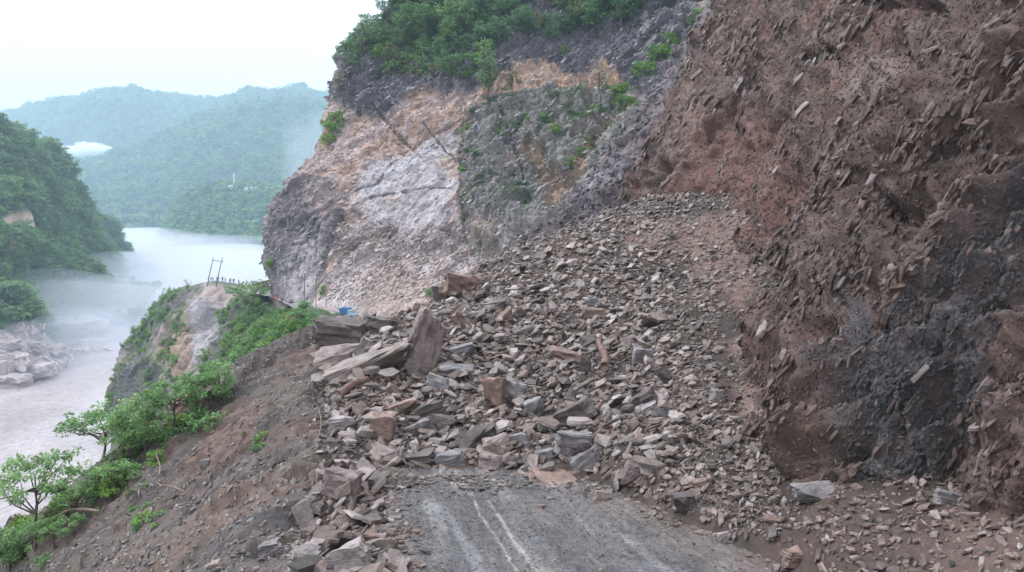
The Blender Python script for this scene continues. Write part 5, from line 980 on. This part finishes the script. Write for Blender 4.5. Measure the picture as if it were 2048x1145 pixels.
def person(x_, y_, Y_, kind, top, low_, rz, lab, grp=None, bv=None):
    hp = None
    if bv: hp, _ = cast(bv, x_, y_)
    if grp:                                                        # the crowd stands on the brow of the spur
        ds = [BS.ray_cast(Vector(((x_ - 1024) / F * yy, yy, 60)), Vector((0, 0, -1)))[0] for yy in np.linspace(225, 285, 61)]; ds = [d for d in ds if d]
        if ds:
            q = max(ds, key=lambda d: d.z / d.y); q = BS.ray_cast(Vector((q.x + r_.uniform(-.8, .8), q.y - abs(r_.normal(0, 2.2)), 60)), Vector((0, 0, -1)))[0] or q; hp = q - Vector((0, 0, .3))
    loc = Vector(hp) + Vector((0, 0, .3)) if hp else Vector(P(x_, y_, Y_)); J, Ed = pose(kind); o = bpy.data.objects.new('person', person_mesh('person', J, Ed, CL[top], CL[low_], skin, hair)); finish(o, None, None, lab, 'person', grp); o.location = loc; o.rotation_euler = (0, 0, rz)
PE = [(421,'black','black','first person from the left pole, dressed in black'),(426,'maroon','black','person in maroon between the leaning poles'),(431,'grey','black','person in grey just at the right leaning pole'),(437,'white','maroon','person in white top and maroon trousers right of the leaning poles'),(442,'black','grey','person in black top and grey trousers in the left part of the crowd'),(447,'pink','black','person in a pink top in the middle of the crowd'),(452,'blue','black','person in a blue top in the middle of the crowd'),
      (456,'white','black','person in white top and black trousers in the middle of the crowd'),(461,'maroon','grey','person in maroon top and grey trousers right of the crowd centre'),(465,'white','blue','person in white top and blue trousers right of the crowd centre'),(470,'red','black','person in a red top in the right part of the crowd'),(475,'black','brown','person in black top and brown trousers in the right part of the crowd'),(480,'grey','blue','person in grey top and blue trousers near the right end of the crowd'),(485,'brown','black','last person at the right end of the crowd, in brown')]
for i, (x_, a_, b_, lab) in enumerate(PE): person(x_, np.interp(x_, [415, 440, 485], [567, 571, 580]) + (i % 3) * 2.2, 258, ['stand', 'walk', 'arms'][i % 3], a_, b_, r_.uniform(-3, 3), lab, 'crowd on the spur', BS)
person(552, 605, 205, 'stand', 'orange', 'orange', .4, 'person in orange clothes on the far road near the shack', None, None)
person(563, 607, 202, 'walk', 'blue', 'black', 1.2, 'person in blue beside the one in orange on the far road')
person(572, 609, 200, 'arms', 'lime', 'black', -.6, 'person in a lime vest next to the motorcycle')
person(560, 653, 152, 'walk', 'teal', 'black', 2.4, 'person in dark teal walking among the bushes', None, BS)
person(576, 651, 152, 'stand', 'orange', 'brown', .5, 'left of two people in orange among the bushes', None, BS)
person(585, 650, 150, 'arms', 'orange', 'orange', -.5, 'right of two people in orange among the bushes', None, BS)
# motorcycle
t = thing('motorcycle', 'black motorcycle parked beside the person in the lime vest', 'motorcycle', P(583, 611, 198), .4)
bmw = bmesh.new(); 
for k in range(18):
    for j in range(6):
        a = k / 18 * 2 * math.pi; b = j / 6 * 2 * math.pi; bmw.verts.new(((.3 + .05 * math.cos(b)) * math.cos(a), .05 * math.sin(b), (.3 + .05 * math.cos(b)) * math.sin(a)))
bmw.verts.ensure_lookup_table()
for k in range(18):
    for j in range(6): bmw.faces.new([bmw.verts[i_] for i_ in (k * 6 + j, k * 6 + (j + 1) % 6, ((k + 1) % 18) * 6 + (j + 1) % 6, ((k + 1) % 18) * 6 + j)])
tme = bpy.data.meshes.new('wheel'); bmw.to_mesh(tme); bmw.free(); tme.materials.append(M_tyre)
for x_ in (-.65, .65): part('wheel', tme, t, (x_, 0, .35))
part('frame', prism('frame', [(-.6, .45), (.2, .35), (.55, .85), (.45, .95), (-.3, .75), (-.8, .8)], -.1, .1, M_tyre, .03), t); part('fuel_tank', prism('fuel_tank', [(-.1, .78), (.4, .85), (.38, 1.05), (.05, 1.02)], -.14, .14, M_metal, .04), t); part('seat', prism('seat', [(-.75, .8), (-.1, .78), (-.1, .88), (-.78, .92)], -.13, .13, M_tyre, .02), t)
tubeobj('handlebar', [(.5, -.35, 1.1), (.55, 0, 1.05), (.5, .35, 1.1)], [.025] * 3, M_metal, t); tubeobj('fork', [(.52, 0, 1.05), (.65, 0, .35)], [.04, .035], M_metal, t)
# broken wood in the debris
def log(name, p0, p1, off_, r0, r1, mat, lab, bv=BG, bend=.08, branches=0):
    a, _ = cast(bv, *p0); b, _ = cast(bv, *p1); a = Vector(a) + Vector(off_); b = Vector(b) + Vector(off_); L_ = (b - a).length; pts = [a.lerp(b, t_) + Vector((math.sin(t_ * 7) * L_ * .02, 0, math.sin(t_ * 3.1) * L_ * bend)) for t_ in np.linspace(0, 1, 9)]
    t = thing(name, lab, 'log' if name == 'log' else 'branch', a)
    o = tubeobj('stem', [p - a for p in pts], list(np.linspace(r0, r1, 9) * (.6 if name == 'branch' else 1) * (1 + .15 * np.sin(np.arange(9) * 2.3))), mat, t)
    for k in range(branches):
        s = pts[3 + k % 5] - a; e = s + Vector((r_.uniform(-.6, .6), r_.uniform(-.3, .3), r_.uniform(-.3, .7))) * L_ * .28; tubeobj('twig', [s, (s + e) / 2 + Vector((0, 0, .05 * L_)), e], [r1 * .45, r1 * .3, r1 * .15], mat, t)
log('log', (686,812), (740,782), (0, -.5, .55), .15, .12, M_redwood, 'reddish stripped log lying at the left margin of the heap')
log('log', (1205,752), (1196,690), (0, -.6, .5), .17, .09, M_redwood, 'upright broken log with peeled red wood in the middle of the heap', bend=.02)
log('log', (1188,832), (1200,818), (0, -.5, .3), .12, .05, M_redwood, 'splintered orange stump end sticking out of the stones')
log('branch', (95,1052), (205,1030), (0, -.3, .25), .06, .10, M_deadwood, 'pale fallen branch on the lower left slope', branches=2)
log('branch', (325,960), (322,905), (0, -.3, .3), .05, .03, M_deadwood, 'thin broken sapling standing on the slope', bend=.02, branches=2)
log('branch', (300,1000), (380,998), (0, -.3, .3), .03, .05, M_deadwood, 'tangled dead twigs on the slope under the broken sapling', branches=8)
log('branch', (635,905), (655,830), (0, -.3, .3), .03, .02, M_deadwood, 'thin bent root hanging at the left margin of the heap', branches=3)
log('branch', (640,845), (560,880), (0, -.3, .3), .03, .04, M_deadwood, 'bare stick lying left of the heap', branches=2)
log('branch', (1978,945), (1992,900), (-.5, -.4, .1), .03, .015, M_deadwood, 'pale torn roots hanging from the dark wall at the right', bv=BW, branches=9)

# ================================================================== AIR
def volmat(name, colr, dens, an=.0):
    m = bpy.data.materials.new(name); m.use_nodes = True; n = m.node_tree; n.nodes.clear(); o = n.nodes.new('ShaderNodeOutputMaterial'); v = n.nodes.new('ShaderNodeVolumePrincipled'); v.inputs['Color'].default_value = (*colr, 1); v.inputs['Density'].default_value = dens; v.inputs['Anisotropy'].default_value = an
    n.links.new(v.outputs[0], o.inputs['Volume']); return m
zmin = 1e9
for o in list(COL.objects):
    if o.type == 'MESH' and o.get('kind') == 'structure':
        co = np.empty(len(o.data.vertices) * 3, np.float32); o.data.vertices.foreach_get('co', co); zmin = min(zmin, co[2::3].min())
bm = bmesh.new(); bmesh.ops.create_cube(bm, size=1); x0, x1, y0, y1, z0, z1 = -7200, 4200, -60, 6300, zmin - 1, 900
for v_ in bm.verts: v_.co = Vector((x0 if v_.co.x < 0 else x1, y0 if v_.co.y < 0 else y1, z0 if v_.co.z < 0 else z1))
me = bpy.data.meshes.new('haze'); bm.to_mesh(me); bm.free(); me.materials.append(volmat('haze_air', (.60, .84, 1.0), .00019)); finish(bpy.data.objects.new('haze', me), None, 'stuff')
for i, (c_, r3_, dn, px_) in enumerate([((400,496,1560),(480,420,20),.0055,0),((330,540,900),(190,260,22),.006,0),((255,578,680),(95,120,30),.006,0),((175,615,520),(70,70,22),.003,0),((430,545,700),(150,160,22),.003,0),((70,690,415),(60,60,18),.0042,0),((120,640,480),(90,90,28),.0045,0),((178,302,3450),(55,70,36),.03,0),((152,302,3480),(48,60,24),.02,0),((200,303,3430),(50,60,28),.028,0),((168,292,3460),(34,50,20),.02,0),((190,293,3450),(36,50,18),.02,0),((136,298,3500),(50,60,14),.012,0),((215,300,3440),(32,40,18),.022,0),((632,330,900),(40,60,60),.003,0)]):
    me = bpy.data.meshes.new('mist'); bm = bmesh.new(); bmesh.ops.create_icosphere(bm, subdivisions=4, radius=1)
    for v_ in bm.verts:
        k_ = 1 + .18 * math.sin(v_.co.x * 5 + i) * math.cos(v_.co.y * 4 + v_.co.z * 3 + i * 2); v_.co = Vector((v_.co.x * r3_[0] * k_, v_.co.y * r3_[1] * k_, v_.co.z * r3_[2] * k_))
    bm.to_mesh(me); bm.free(); me.materials.append(volmat('mist_air', (.97, .985, 1.0) if 7 <= i <= 13 else (.78, .84, .94), dn)); o = bpy.data.objects.new('cloud' if 7 <= i <= 13 else 'mist', me); finish(o, None, 'stuff'); o.location = P(*c_)
    if i < 7 and i != 0: o.location.z = max(o.location.z, RIVER + 8)
    if i == 0: o.location.z = RIVER + 8
